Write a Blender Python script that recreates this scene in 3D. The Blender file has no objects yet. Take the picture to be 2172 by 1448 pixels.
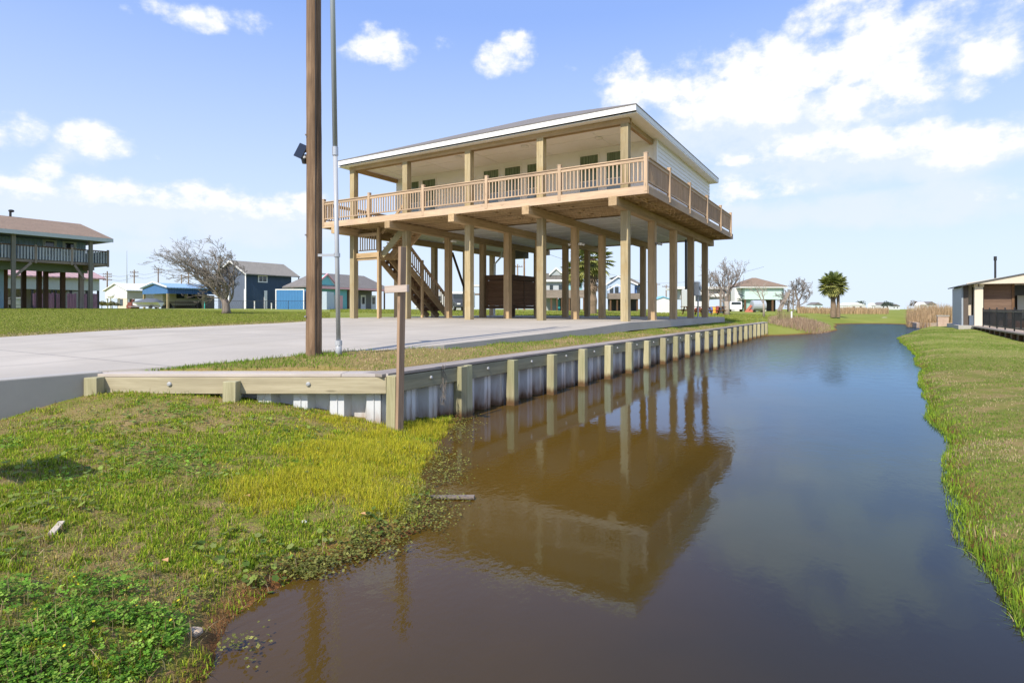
import bpy, bmesh, math, random
import numpy as np
from mathutils import Vector, Matrix, noise as mnoise
random.seed(7); RNG = np.random.default_rng(11)
PI = math.pi
# ---- camera geometry: eye at the origin, world axes = the stilt house's own axes ----
FP, CX, CY = 1220.0, 1086.0, 655.5
TH = math.atan((1830 - CX) / FP)
CT, ST = math.cos(TH), math.sin(TH)
def ray(px):
    u = (px - CX) / FP
    return (u * CT - ST, u * ST + CT)
def wp(px, D):
    d = ray(px); return (d[0] * D, d[1] * D)
def at_a(px, a):
    d = ray(px); s = a / d[0]; return (a, d[1] * s, s)
def at_b(px, b):
    d = ray(px); s = b / d[1]; return (d[0] * s, b, s)
def zat(py, D): return (CY - py) * D / FP
def G(px, py, z):
    return wp(px, FP * z / (CY - py))
WATER = -1.5

sc = bpy.context.scene
COL = sc.collection

# ---------------- mesh builder ----------------
class MB:
    def __init__(s): s.v = []; s.f = []; s.sm = False
    def add(s, vs, fs):
        n = len(s.v); s.v += [tuple(v) for v in vs]; s.f += [tuple(i + n for i in f) for f in fs]; return s
    def box(s, x0, x1, y0, y1, z0, z1):
        if x0 > x1: x0, x1 = x1, x0
        if y0 > y1: y0, y1 = y1, y0
        if z0 > z1: z0, z1 = z1, z0
        return s.add([(x0,y0,z0),(x1,y0,z0),(x1,y1,z0),(x0,y1,z0),(x0,y0,z1),(x1,y0,z1),(x1,y1,z1),(x0,y1,z1)],
              [(0,3,2,1),(4,5,6,7),(0,1,5,4),(1,2,6,5),(2,3,7,6),(3,0,4,7)])
    def bar(s, p0, p1, w, h, up=(0,0,1)):
        p0 = Vector(p0); p1 = Vector(p1); d = (p1 - p0).normalized(); up = Vector(up)
        if abs(d.dot(up)) > 0.98: up = Vector((0,1,0))
        x = d.cross(up).normalized() * (w/2); y = x.cross(d).normalized() * (h/2)
        vs = []
        for p in (p0, p1):
            vs += [p - x - y, p + x - y, p + x + y, p - x + y]
        return s.add(vs, [(0,3,2,1),(4,5,6,7),(0,1,5,4),(1,2,6,5),(2,3,7,6),(3,0,4,7)])
    def tube(s, pts, rad, n=8, cap=True):
        pts = [Vector(p) for p in pts]
        if not hasattr(rad, '__len__'): rad = [rad] * len(pts)
        base = len(s.v); ref = Vector((0.31,0.17,0.93))
        for i, p in enumerate(pts):
            d = (pts[min(i+1, len(pts)-1)] - pts[max(i-1,0)])
            if d.length < 1e-9: d = Vector((0,0,1))
            d.normalize()
            r_ = ref if abs(d.dot(ref)) < 0.95 else Vector((1,0,0))
            x = d.cross(r_).normalized(); y = d.cross(x)
            for k in range(n):
                t = 2*PI*k/n; s.v.append(tuple(p + (x*math.cos(t) + y*math.sin(t)) * rad[i]))
        for i in range(len(pts)-1):
            for k in range(n):
                a = base+i*n+k; b = base+i*n+(k+1) % n
                s.f.append((a, b, b+n, a+n))
        if cap:
            s.f.append(tuple(base+k for k in range(n-1,-1,-1)))
            s.f.append(tuple(base+(len(pts)-1)*n+k for k in range(n)))
        return s
    def poly(s, pts): return s.add(pts, [tuple(range(len(pts)))])
    def prism(s, pts, axis, lo, hi):
        n = len(pts)
        def mk(p, t):
            if axis == 'x': return (t, p[0], p[1])
            if axis == 'y': return (p[0], t, p[1])
            return (p[0], p[1], t)
        vs = [mk(p, lo) for p in pts] + [mk(p, hi) for p in pts]
        fs = [tuple(range(n-1,-1,-1)), tuple(range(n, 2*n))] + [(i, (i+1) % n, (i+1) % n + n, i+n) for i in range(n)]
        return s.add(vs, fs)
    def ball(s, c, r, seg=10, ring=6, jit=0):
        c = Vector(c); r = r if hasattr(r, '__len__') else (r,r,r); base = len(s.v)
        for i in range(ring+1):
            ph = PI*i/ring
            for k in range(seg):
                t = 2*PI*k/seg; j = 1 + jit*random.uniform(-1,1)
                s.v.append((c[0]+r[0]*math.sin(ph)*math.cos(t)*j, c[1]+r[1]*math.sin(ph)*math.sin(t)*j, c[2]+r[2]*math.cos(ph)*j))
        for i in range(ring):
            for k in range(seg):
                s.f.append((base+i*seg+k, base+(i+1)*seg+k, base+(i+1)*seg+(k+1) % seg, base+i*seg+(k+1) % seg))
        return s
    def build(s, name, mat, parent=None, smooth=False, bevel=0, off=None):
        if off is None: off = OFF.get(parent_root(parent), (0,0,0)) if parent else (0,0,0)
        me = bpy.data.meshes.new(name)
        me.from_pydata([(v[0]-off[0], v[1]-off[1], v[2]-off[2]) for v in s.v], [], s.f)
        bm = bmesh.new(); bm.from_mesh(me)
        bmesh.ops.recalc_face_normals(bm, faces=bm.faces); bm.to_mesh(me); bm.free()
        if smooth or s.sm:
            me.polygons.foreach_set('use_smooth', [True]*len(me.polygons))
        me.materials.append(mat); me.update()
        o = bpy.data.objects.new(name, me); COL.objects.link(o)
        if parent: o.parent = parent
        if bevel:
            m = o.modifiers.new('bevel', 'BEVEL'); m.width = bevel; m.segments = 2; m.limit_method = 'ANGLE'
        return o
OFF = {}
def parent_root(o):
    while o is not None and o.parent: o = o.parent
    return o.name if o else None
def tag(o, label=None, cat=None, group=None, kind=None):
    if label: o['label'] = label
    if cat: o['category'] = cat
    if group: o['group'] = group
    if kind: o['kind'] = kind
    return o
def thing(name, label, cat, loc=(0,0,0), rz=0, group=None, world=False):
    o = bpy.data.objects.new(name, None); COL.objects.link(o)
    o.location = loc; o.rotation_euler = (0,0,rz); o.empty_display_size = .2
    if world: OFF[o.name] = tuple(loc)
    return tag(o, label, cat, group)
def dup(root, loc, rz=0, label=None, scale=None):
    r = root.copy(); COL.objects.link(r); r.location = loc; r.rotation_euler = (0,0,rz)
    if scale: r.scale = scale
    if label: r['label'] = label
    for ch in list(root.children):
        c = ch.copy(); COL.objects.link(c); c.parent = r
        for g in list(ch.children):
            d = g.copy(); COL.objects.link(d); d.parent = c
    return r

# ---------------- materials ----------------
def new_mat(name):
    m = bpy.data.materials.new(name); m.use_nodes = True
    nt = m.node_tree; bs = nt.nodes['Principled BSDF']
    return m, nt, bs
def nd(nt, t, **kw):
    n = nt.nodes.new(t)
    for k, v in kw.items():
        if k.startswith('i_'):
            key = k[2:].replace('_', ' ')
            n.inputs[key].default_value = v
        else: setattr(n, k, v)
    return n
def ramp(nt, fac, stops):
    r = nd(nt, 'ShaderNodeValToRGB'); el = r.color_ramp.elements
    while len(el) < len(stops): el.new(0.5)
    for e, (p, c) in zip(el, stops):
        e.position = p; e.color = (*c, 1) if len(c) == 3 else c
    nt.links.new(fac, r.inputs['Fac']); return r.outputs['Color']
def mapped(nt, scale=(1,1,1), coord='Object', loc=(0,0,0)):
    tc = nd(nt, 'ShaderNodeTexCoord'); mp = nd(nt, 'ShaderNodeMapping')
    mp.inputs['Scale'].default_value = scale; mp.inputs['Location'].default_value = loc
    nt.links.new(tc.outputs[coord], mp.inputs['Vector']); return mp.outputs['Vector']
def noise(nt, vec, scale, detail=4, rough=.55):
    n = nd(nt, 'ShaderNodeTexNoise'); n.inputs['Scale'].default_value = scale
    n.inputs['Detail'].default_value = detail; n.inputs['Roughness'].default_value = rough
    nt.links.new(vec, n.inputs['Vector']); return n.outputs['Fac']
def mixc(nt, fac, a, b, mode='MIX'):
    m = nd(nt, 'ShaderNodeMix', data_type='RGBA', blend_type=mode)
    for key, v in (('Factor', fac), ('A', a), ('B', b)):
        sock = [i for i in m.inputs if i.name == key and (i.type == ('VALUE' if key == 'Factor' else 'RGBA'))][0]
        if hasattr(v, 'node'): nt.links.new(v, sock)
        else: sock.default_value = v if key == 'Factor' else ((*v, 1) if len(v) == 3 else v)
    return [o for o in m.outputs if o.type == 'RGBA'][0]
def mth(nt, op, a, b=None, c=None, clamp=False):
    m = nd(nt, 'ShaderNodeMath', operation=op); m.use_clamp = clamp
    for i, v in enumerate((a, b, c)):
        if v is None: continue
        if hasattr(v, 'node'): nt.links.new(v, m.inputs[i])
        else: m.inputs[i].default_value = v
    return m.outputs[0]
def mrange(nt, v, a, b, c=0., d=1., smooth=True):
    m = nd(nt, 'ShaderNodeMapRange'); m.interpolation_type = 'SMOOTHSTEP' if smooth else 'LINEAR'
    nt.links.new(v, m.inputs['Value'])
    for k, x in (('From Min', a), ('From Max', b), ('To Min', c), ('To Max', d)): m.inputs[k].default_value = x
    return m.outputs['Result']
def sep(nt, vec):
    s_ = nd(nt, 'ShaderNodeSeparateXYZ'); nt.links.new(vec, s_.inputs[0]); return s_.outputs
def bump(nt, bs, h, strength=.3, dist=.01):
    b = nd(nt, 'ShaderNodeBump'); b.inputs['Strength'].default_value = strength; b.inputs['Distance'].default_value = dist
    nt.links.new(h, b.inputs['Height']); nt.links.new(b.outputs['Normal'], bs.inputs['Normal'])
def plain(name, col, rough=.6, metal=0, var=.12, scale=6, bmp=0.1):
    m, nt, bs = new_mat(name)
    v = mapped(nt); n = noise(nt, v, scale, 5, .6)
    c = mixc(nt, n, tuple(x*(1-var) for x in col), tuple(min(1, x*(1+var)) for x in col))
    oi = nd(nt, 'ShaderNodeObjectInfo')
    hs = nd(nt, 'ShaderNodeHueSaturation'); nt.links.new(mrange(nt, oi.outputs['Random'], 0, 1, .94, 1.06, False), hs.inputs['Value'])
    nt.links.new(c, hs.inputs['Color'])
    nt.links.new(hs.outputs['Color'], bs.inputs['Base Color'])
    bs.inputs['Roughness'].default_value = rough; bs.inputs['Metallic'].default_value = metal
    if bmp: bump(nt, bs, n, bmp, .01)
    return m
def wood(name, axis, dark, mid, light, weather=None, wet=None, var=.19, rot=0):
    """sawn timber: long grain along axis, knots, board to board variation"""
    m, nt, bs = new_mat(name)
    g = {'x': (.35,7,7), 'y': (7,.35,7), 'z': (7,7,.35)}[axis]
    oi = nd(nt, 'ShaderNodeObjectInfo')
    tc = nd(nt, 'ShaderNodeTexCoord'); va = nd(nt, 'ShaderNodeVectorMath', operation='ADD')
    cb = nd(nt, 'ShaderNodeCombineXYZ')
    rnd = mth(nt, 'MULTIPLY', oi.outputs['Random'], 37.)
    for i in range(3): nt.links.new(rnd, cb.inputs[i])
    vr = nd(nt, 'ShaderNodeVectorRotate', rotation_type='Z_AXIS'); vr.inputs['Angle'].default_value = -rot; nt.links.new(tc.outputs['Object'], vr.inputs['Vector']); nt.links.new(vr.outputs[0], va.inputs[0]); nt.links.new(cb.outputs[0], va.inputs[1])
    mp = nd(nt, 'ShaderNodeMapping'); mp.inputs['Scale'].default_value = g
    nt.links.new(va.outputs[0], mp.inputs['Vector'])
    vec = mp.outputs['Vector']
    n1 = noise(nt, vec, 1.3, 6, .65); n2 = noise(nt, vec, 6.5, 4, .7)
    blot = noise(nt, va.outputs[0], 1.6, 3, .5)
    f = mth(nt, 'ADD', mth(nt, 'MULTIPLY', n1, .55), mth(nt, 'MULTIPLY', n2, .45))
    c = ramp(nt, f, [(.3, dark), (.5, mid), (.7, light)])
    g2 = {'x': (.9,4,4), 'y': (4,.9,4), 'z': (4,4,.9)}[axis]
    mp2 = nd(nt, 'ShaderNodeMapping'); mp2.inputs['Scale'].default_value = g2; nt.links.new(va.outputs[0], mp2.inputs['Vector'])
    vo = nd(nt, 'ShaderNodeTexVoronoi'); vo.inputs['Scale'].default_value = 1.6; nt.links.new(mp2.outputs[0], vo.inputs['Vector'])
    kn = mrange(nt, vo.outputs['Distance'], .03, .13, 1, 0)
    c = mixc(nt, mth(nt, 'MULTIPLY', kn, .55), c, tuple(x*.45 for x in dark))
    c = mixc(nt, mrange(nt, blot, .45, .7, 0, .5), c, weather or tuple(x*.8 for x in mid))
    hs = nd(nt, 'ShaderNodeHueSaturation')
    nt.links.new(mrange(nt, oi.outputs['Random'], 0, 1, 1-var, 1+var, False), hs.inputs['Value'])
    nt.links.new(c, hs.inputs['Color']); c = hs.outputs['Color']
    if wet:   # brown tide stain just above the water
        z = sep(nt, nd(nt, 'ShaderNodeNewGeometry').outputs['Position'])[2]
        nz = noise(nt, mapped(nt, (6,6,1)), 3., 3)
        zz = mth(nt, 'SUBTRACT', z, mth(nt, 'MULTIPLY', nz, .12))
        c = mixc(nt, mrange(nt, zz, WATER-.02, WATER+.1, .9, 0), c, wet)
    nt.links.new(c, bs.inputs['Base Color']); bs.inputs['Roughness'].default_value = .75
    bs.inputs['Specular IOR Level'].default_value = .25
    bump(nt, bs, f, .35, .008)
    return m
M = {}
TAN = ((.26,.175,.09), (.47,.335,.19), (.62,.46,.28))
GRN = ((.22,.175,.095), (.39,.32,.19), (.52,.435,.27))
for ax in 'xyz':
    M['tan_'+ax] = wood('treated_tan_'+ax, ax, *TAN)
    M['post_'+ax] = wood('treated_post_'+ax, ax, *GRN, weather=(.33,.23,.10))
    M['grey_'+ax] = wood('weathered_grey_'+ax, ax, (.15,.12,.10), (.26,.215,.18), (.38,.32,.27))
    M['rail_'+ax] = wood('rail_wood_'+ax, ax, (.31,.215,.135), (.48,.35,.235), (.60,.46,.325), weather=(.38,.29,.22))
    M['brown_'+ax] = wood('brown_wood_'+ax, ax, (.07,.04,.022), (.13,.075,.04), (.19,.115,.065))
M['wale'] = wood('wale_timber', 'x', (.25,.22,.12), (.40,.37,.23), (.50,.46,.30))
M['pile'] = wood('pile_timber', 'z', (.21,.19,.105), (.37,.345,.21), (.50,.46,.30), weather=(.28,.30,.16), wet=(.10,.045,.015))
M['pole'] = wood('old_pole_wood', 'z', (.065,.040,.024), (.25,.16,.095), (.48,.34,.225), weather=(.125,.078,.048))
M['stake'] = wood('stake_wood', 'z', (.22,.145,.095), (.40,.275,.185), (.55,.42,.31))
M['white'] = plain('white_paint', (.78,.78,.77), .5, var=.04, bmp=.03)
M['soffit'] = plain('soffit_panel', (.85,.85,.85), .6, var=.05, bmp=.03)
M['wallpaint'] = plain('porch_wall_paint', (.86,.865,.87), .6, var=.03, bmp=.02)
M['galv'] = plain('galvanised_metal', (.48,.50,.53), .4, .6, .1, 12, .03)
M['pvc'] = plain('grey_conduit', (.42,.44,.47), .35, 0, .08, 5, .02)
M['dark_metal'] = plain('dark_metal', (.03,.03,.032), .5, .2, .2)
M['black'] = plain('black_plastic', (.015,.016,.018), .35, 0, .2)
M['rubber'] = plain('tyre_rubber', (.02,.02,.02), .8)
M['bolt'] = plain('bolt_washer', (.42,.43,.44), .4, .2, .05)
def col(name, c, rough=.6, **k):
    if name not in M: M[name] = plain(name, c, rough, **k)
    return M[name]
def glass(name, c, rough=.08):
    m, nt, bs = new_mat(name); bs.inputs['Base Color'].default_value = (*c, 1)
    bs.inputs['Roughness'].default_value = rough; bs.inputs['Specular IOR Level'].default_value = .8
    return m
M['glass'] = glass('window_glass', (.03,.04,.045))
def curtain(name):
    m, nt, bs = new_mat(name)
    v = mapped(nt, (14,1,.6)); n = noise(nt, v, 1.5, 3)
    nt.links.new(ramp(nt, n, [(.35,(.075,.11,.06)), (.65,(.17,.23,.135))]), bs.inputs['Base Color'])
    bs.inputs['Roughness'].default_value = .15; bs.inputs['Specular IOR Level'].default_value = .6
    return m
M['curtain'] = curtain('curtained_window')
def shingle(name, c, sc_=(1,1,1)):
    m, nt, bs = new_mat(name)
    v = mapped(nt); n = noise(nt, v, 9, 5, .7); n2 = noise(nt, v, 1.2, 3)
    br = nd(nt, 'ShaderNodeTexBrick'); br.inputs['Scale'].default_value = 3.2; br.inputs['Mortar Size'].default_value = .012
    br.inputs['Color1'].default_value = (.55,.55,.55,1); br.inputs['Color2'].default_value = (1,1,1,1); br.inputs['Mortar'].default_value = (.3,.3,.3,1)
    nt.links.new(v, br.inputs['Vector'])
    cc = mixc(nt, n, tuple(x*.6 for x in c), tuple(x*1.4 for x in c))
    cc = mixc(nt, mrange(nt, n2, .3, .7, 0, .3), cc, tuple(x*.7 for x in c))
    cc = mixc(nt, .35, cc, br.outputs['Color'], 'MULTIPLY')
    nt.links.new(cc, bs.inputs['Base Color']); bs.inputs['Roughness'].default_value = .9
    bump(nt, bs, n, .5, .02); return m
M['shingle'] = shingle('grey_shingle', (.20,.185,.175))
M['shingle_brown'] = shingle('brown_shingle', (.26,.185,.13))
M['shingle_tan'] = shingle('tan_grey_shingle', (.27,.25,.215))
def ribbed(name, c, pitch=.3, axis=0, rough=.45):
    m, nt, bs = new_mat(name); v = mapped(nt)
    w = nd(nt, 'ShaderNodeTexWave', wave_type='BANDS', bands_direction='XYZ'[axis]); w.inputs['Scale'].default_value = .314/pitch
    w.inputs['Distortion'].default_value = 0
    nt.links.new(v, w.inputs['Vector'])
    n = noise(nt, v, 2.5, 4)
    cc = mixc(nt, n, tuple(x*.88 for x in c), tuple(min(1,x*1.1) for x in c))
    nt.links.new(cc, bs.inputs['Base Color']); bs.inputs['Roughness'].default_value = rough
    bump(nt, bs, w.outputs['Fac'], .6, .03); return m
def concrete(name, c, joints=True):
    m, nt, bs = new_mat(name); v = mapped(nt)
    n = noise(nt, v, .5, 6, .6); n2 = noise(nt, v, 14, 5, .7); st = noise(nt, mapped(nt, (.25,1,1)), 1.1, 4)
    cc = ramp(nt, n, [(.3, tuple(x*.84 for x in c)), (.7, tuple(x*1.07 for x in c))])
    cc = mixc(nt, mrange(nt, n2, .3, .8, 0, .2), cc, tuple(x*.75 for x in c))
    cc = mixc(nt, mrange(nt, st, .48, .72, 0, .4), cc, (c[0]*.72,c[1]*.70,c[2]*.66))
    if joints:
        x = sep(nt, v)
        for cx_ in (-9.6,-11.2,-13.4,-14.9):   # faint tyre tracks
            wob = mth(nt, 'MULTIPLY', mth(nt, 'SUBTRACT', noise(nt, mapped(nt,(.05,.12,1),loc=(cx_,0,0)), 1., 2), .5), 1.6)
            dd = mth(nt, 'ABSOLUTE', mth(nt, 'ADD', mth(nt, 'SUBTRACT', x[0], cx_), wob))
            cc = mixc(nt, mth(nt, 'MULTIPLY', mrange(nt, dd, .06, .2, .16, 0), mrange(nt, n, .35, .6, .2, 1)), cc, (.14,.13,.12))
        for ax, p, o in ((0, 3.9, .6), (1, 4.2, 1.1)):
            fr = mth(nt, 'FRACT', mth(nt, 'DIVIDE', mth(nt, 'ADD', x[ax], 100+o), p))
            ln = mth(nt, 'LESS_THAN', fr, .007)
            cc = mixc(nt, mth(nt, 'MULTIPLY', ln, .7), cc, (.16,.15,.14))
    nt.links.new(cc, bs.inputs['Base Color']); bs.inputs['Roughness'].default_value = .85
    bump(nt, bs, n2, .15, .006); return m
M['slab'] = concrete('pale_concrete', (.445,.405,.345))
M['slab_side'] = concrete('rough_concrete', (.43,.41,.375), False)
def brick(name, a, b, mort, scale=4.5):
    m, nt, bs = new_mat(name)
    v = mapped(nt, (1,1,1)); tc = sep(nt, v)
    cb = nd(nt, 'ShaderNodeCombineXYZ'); nt.links.new(mth(nt, 'ADD', tc[0], tc[1]), cb.inputs[0]); nt.links.new(tc[2], cb.inputs[1])
    br = nd(nt, 'ShaderNodeTexBrick'); br.inputs['Scale'].default_value = scale; br.inputs['Mortar Size'].default_value = .02
    br.inputs['Color1'].default_value = (*a,1); br.inputs['Color2'].default_value = (*b,1); br.inputs['Mortar'].default_value = (*mort,1)
    nt.links.new(cb.outputs[0], br.inputs['Vector'])
    n = noise(nt, v, 5, 4); cc = mixc(nt, mth(nt, 'MULTIPLY', n, .4), br.outputs['Color'], tuple(x*.7 for x in a))
    nt.links.new(cc, bs.inputs['Base Color']); bs.inputs['Roughness'].default_value = .85
    return m
# ---------------- terrain ----------------
R2 = lambda l: [tuple(x) for x in l]
SHORE_L = [(-1.6,-3.0),(-1.9,-1.0),(-2.05,.2),(-2.26,1.33),(-2.66,1.65),(-2.66,1.87),(-2.72,2.18),(-2.64,2.61),(-2.60,3.05),(-3.01,3.74),(-3.74,4.76),(-4.61,6.33)]
SHORE_R = [(.95,-4.0),(.85,0),(.76,2.5),(.69,3.8),(.64,4.18),(.60,4.7),(.63,6.27),(.79,8.01),(.85,9.66),(.96,14.03),(1.29,18.),(1.52,26.29),(1.54,35.23),(2.4,41.),(3.31,50.19),(4.3,56.0),(4.0,62.),(3.4,69.)]
def densify(l, st=1.6):
    o = []
    for (x0,y0),(x1,y1) in zip(l[:-1],l[1:]):
        n_ = max(1,int(math.hypot(x1-x0,y1-y0)/st))
        o += [(x0+(x1-x0)*k/n_,y0+(y1-y0)*k/n_) for k in range(n_)]
    return o+[l[-1]]
SHORE_R = [(a_+.16*(mnoise.noise(Vector((b_*.55,3.1,0))))+.07*mnoise.noise(Vector((b_*2.1,7.7,0))),b_) for a_,b_ in densify(SHORE_R, .8)]
SHORE_F = [(-1.68,69.2),(0,70.2),(1.5,70.8),(3.0,70.6)]
SHORE_B = [(-4.5,35.6),(-3.6,36.6),(-2.68,39.19),(-1.9,43),(-1.5,47.25),(-2.0,55),(-2.0,63)]
SHORE_B = densify(SHORE_B)
CUNIT = (CT, ST)
CORNER = (-4.9, 5.0)
def lrun(px, D=6.72): return wp(px, D)
def zslab(b):
    xs = [-60, 0, 3.3, 7.4, 12.9, 16.2, 200]; ys = [-.80, -.755, -.735, -.58, -.485, -.385, -.38]
    return np.interp(b, xs, ys)
Cp = [(a,b,-1.5) for a,b in SHORE_L[:-1]] + [(a,b,-1.5) for a,b in SHORE_R+SHORE_F+SHORE_B]
Cp += [(-4.72,6.25,-1.47)]
for (a,b) in SHORE_R: Cp += [(a+.10,b,-1.40),(a+.45,b,-1.34),(a+1.6,b,-1.26)]
for (a,b) in SHORE_R: Cp += [(a-.5,b,-1.8)]
for (a,b) in SHORE_F: Cp += [(a,b+.9,-1.15),(a,b+2.5,-.95),(a,b-1.,-1.8)]
for (a,b) in SHORE_B: Cp += [(a-.5,b+.2,-1.25),(a-1.5,b+.3,-1.0),(a+.6,b,-1.8)]
for (a,b) in SHORE_L[:-1]: Cp += [(a+.35,b-.1,-1.62),(a+1.0,b-.3,-1.95)]
for (a,b) in SHORE_L[3:9]: Cp += [(a-.12,b+.05,-1.435)]
Cp += [(-5,b,-.80) for b in (37.5,42,50,60,70,80)]
Cp += [(-2.52,.77,-1.28),(-3,.4,-1.24),(-4,1,-1.17),(-5,1.2,-1.14),(-6.5,1.5,-1.14),(-7.8,.5,-1.25),(-7.8,-2,-1.35),(-7.8,2.4,-1.16),(-7.8,3.2,-.97),
       (-3,-2,-1.3),(-5,-2,-1.25),(-5.5,3,-1.12),(-4.5,3.5,-1.25),(-4.2,2.6,-1.28),(-3.4,2.2,-1.35),(-3.45,3.5,-1.40),(-4.3,4.5,-1.42),(-4.7,5.5,-1.43)]
for px, z in ((200,-.93),(300,-.95),(490,-1.04),(650,-1.17),(740,-1.27),(830,-1.38)):
    a,b = lrun(px); Cp.append((a,b,z)); a,b = lrun(px, 7.2); Cp.append((a,b,z))
Cp += [(-4.5,7.6,-1.9),(-4.5,10,-2.),(-4.5,15,-2.),(-4.5,22,-2.),(-4.5,30,-1.9),(-2,5.5,-2.1),(-2,10,-2.2),(-1.7,20,-2.2),(-1.5,33,-2.2),(0,45,-2.1),(1,60,-2.0),(-1,2,-2.1),(-.4,-1,-2.1)]
Cp += [(5.4,10,-1.18),(5.4,20,-1.25),(5.4,27,-1.36),(5.4,31,-1.37),(5.2,36,-1.32),(4.9,42,-1.2),(5.,47,-1.15),(9,20,-1.1),(9,50,-1.05),(8,60,-1.0),(8,75,-.9),(30,40,-1.0),(30,80,-.8),
       (60,60,-.8),(0,90,-.75),(10,120,-.6),(-5,110,-.5),(60,200,-.45),(0,200,-.4),(20,0,-1.2),(40,-20,-1.2),(5,-20,-1.3)]
Cp = np.array(Cp, float)
Lp = []
for b in (5.3,7,9,12,15,18,21,24,27,30,33,36): Lp += [(-5.05,b,-.775),(-5.75,b,-.63 if b < 30 else -.66)]
Lp += [(-7.5,3.65,-.755),(-6.3,4.5,-.72),(-7.0,3.8,-.73),(-6.3,5.4,-.63),(-5.9,6.5,-.63)]
Lp += [(-5,b,-.80) for b in (37.5,42,50,60,70,80)]
Lp += [(-17.3,b,float(zslab(b))-.012) for b in (-20,-5,0,5,9,13)] + [(-17.6,15.5,-.42),(-19.8,18.5,-.43),(-19.8,24,-.44),(-19.8,30,-.45),(-12,30.2,-.46),(-6,30.4,-.55)]
Lp += [(-8,-20,-.8),(-8,0,-.8),(-12,8,-.7),(-12,20,-.55),(-25,10,-.42),(-25,-10,-.55),(-46,10,.02),(-46,20,.02),(-60,5,.08),(-75,46,.03),(-68,50,.02),(-56,50,.02),(-50,62,-.05),
       (-30,40,-.33),(-20,42,-.42),(-12,42,-.46),(-8,37,-.55),(-12,60,-.44),(-20,80,-.38),(-5,100,-.5),(-40,90,-.3),(-60,120,-.3),(-100,60,.05),(-100,0,.1),(-10,200,-.4)]
a,b = wp(480,32); Lp.append((a,b,-.25))
a,b = wp(1545,55); Lp.append((a,b,-.56))
a,b = wp(1625,45); Lp.append((a,b,-.65))
a,b = wp(1768,61); Lp.append((a,b,-.64)); Cp = np.vstack([Cp, (a,b,-.64)])
a,b = wp(1679,40); Lp.append((a,b,-.67))
a,b = wp(1615,100); Lp.append((a,b,-.37))
Lp = np.array(Lp, float)
def rbf_fit(P):
    d = np.hypot(P[:,None,0]-P[None,:,0], P[:,None,1]-P[None,:,1])
    n = len(P); A = np.zeros((n+1,n+1)); A[:n,:n] = -d + np.eye(n)*.003; A[n,:n] = 1; A[:n,n] = 1
    return np.linalg.solve(A, np.r_[P[:,2], 0])
WL, WC = rbf_fit(Lp), rbf_fit(Cp)
def rbf_eval(P, W, x, y):
    out = np.empty(len(x))
    for i in range(0, len(x), 8000):
        d = np.hypot(x[i:i+8000,None]-P[None,:,0], y[i:i+8000,None]-P[None,:,1])
        out[i:i+8000] = -(d @ W[:-1]) + W[-1]
    return out
POLY_L = np.array([(-8000,-8000),(-7.93,-8000),(-7.93,3.20)] + [(-8.02,3.30),(-5.06,5.10),(-5.02,5.16),(-5.02,8000),(-8000,8000)])
DRIVE = [(-7.78,-40.),(-7.78,3.3),(-7.36,3.85),(-5.8,7.4),(-5.8,16.2),(-5.8,29.6),(-19.7,29.6),(-19.7,16.6),(-17.3,14.4),(-17.3,-40.)]
def inpoly(poly, x, y):
    poly = np.asarray(poly); r = np.zeros(len(x), bool); j = len(poly)-1
    for i in range(len(poly)):
        xi, yi = poly[i]; xj, yj = poly[j]
        if yi != yj:
            r ^= ((yi > y) != (yj > y)) & (x < (xj-xi)*(y-yi)/(yj-yi)+xi)
        j = i
    return r
def vnoise(x, y, f, seed=0):
    x = x*f + seed*17.3; y = y*f - seed*9.1
    xi = np.floor(x).astype(int); yi = np.floor(y).astype(int); u = x-xi; v = y-yi
    u = u*u*(3-2*u); v = v*v*(3-2*v)
    def h(i, j):
        n = (i*374761393 + j*668265263 + seed*1442695) & 0xffffffff
        n = ((n ^ (n >> 13))*1274126177) & 0xffffffff
        return ((n ^ (n >> 16)) & 0xffff)/65535.
    return (h(xi,yi)*(1-u)+h(xi+1,yi)*u)*(1-v) + (h(xi,yi+1)*(1-u)+h(xi+1,yi+1)*u)*v
def Hgt(x, y):
    x = np.asarray(x, float); y = np.asarray(y, float)
    L = inpoly(POLY_L, x, y)
    z = np.where(L, rbf_eval(Lp, WL, x, y), rbf_eval(Cp, WC, x, y))
    rr = np.hypot(x, y); k = np.clip((rr-110)/150, 0, 1); k = k*k*(3-2*k)
    z = z*(1-k) + (-.33)*k
    near = np.clip(1-(rr-8)/25, 0, 1)
    amp = .012 + .02*(1-L)
    z = z + near*amp*((vnoise(x,y,1.6,1)-.5) + .8*(vnoise(x,y,4.,2)-.5) + .5*(vnoise(x,y,9.,3)-.5))
    D = inpoly(DRIVE, x, y) & L
    z = np.where(D, np.minimum(z, zslab(y)-.09), z)
    return z
def axis_lines(lo, hi, step, far):
    l = list(np.arange(lo, hi+1e-6, step)); s_ = step
    v = hi
    while v < far: s_ *= 1.10; v += s_; l.append(v)
    v = lo; s_ = step
    while v > -far: s_ *= 1.10; v -= s_; l.insert(0, v)
    return np.array(l)
ax = axis_lines(-8.2, 2.2, .07, 4500); ay = axis_lines(-.4, 8, .08, 6000)
XX, YY = np.meshgrid(ax, ay); ZZ = Hgt(XX.ravel(), YY.ravel()).reshape(XX.shape)
nx, ny = len(ax), len(ay)
verts = np.stack([XX.ravel(), YY.ravel(), ZZ.ravel()], 1)
ii = (np.arange(ny-1)[:,None]*nx + np.arange(nx-1)[None,:]).ravel()
faces = np.stack([ii, ii+1, ii+1+nx, ii+nx], 1)
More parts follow.
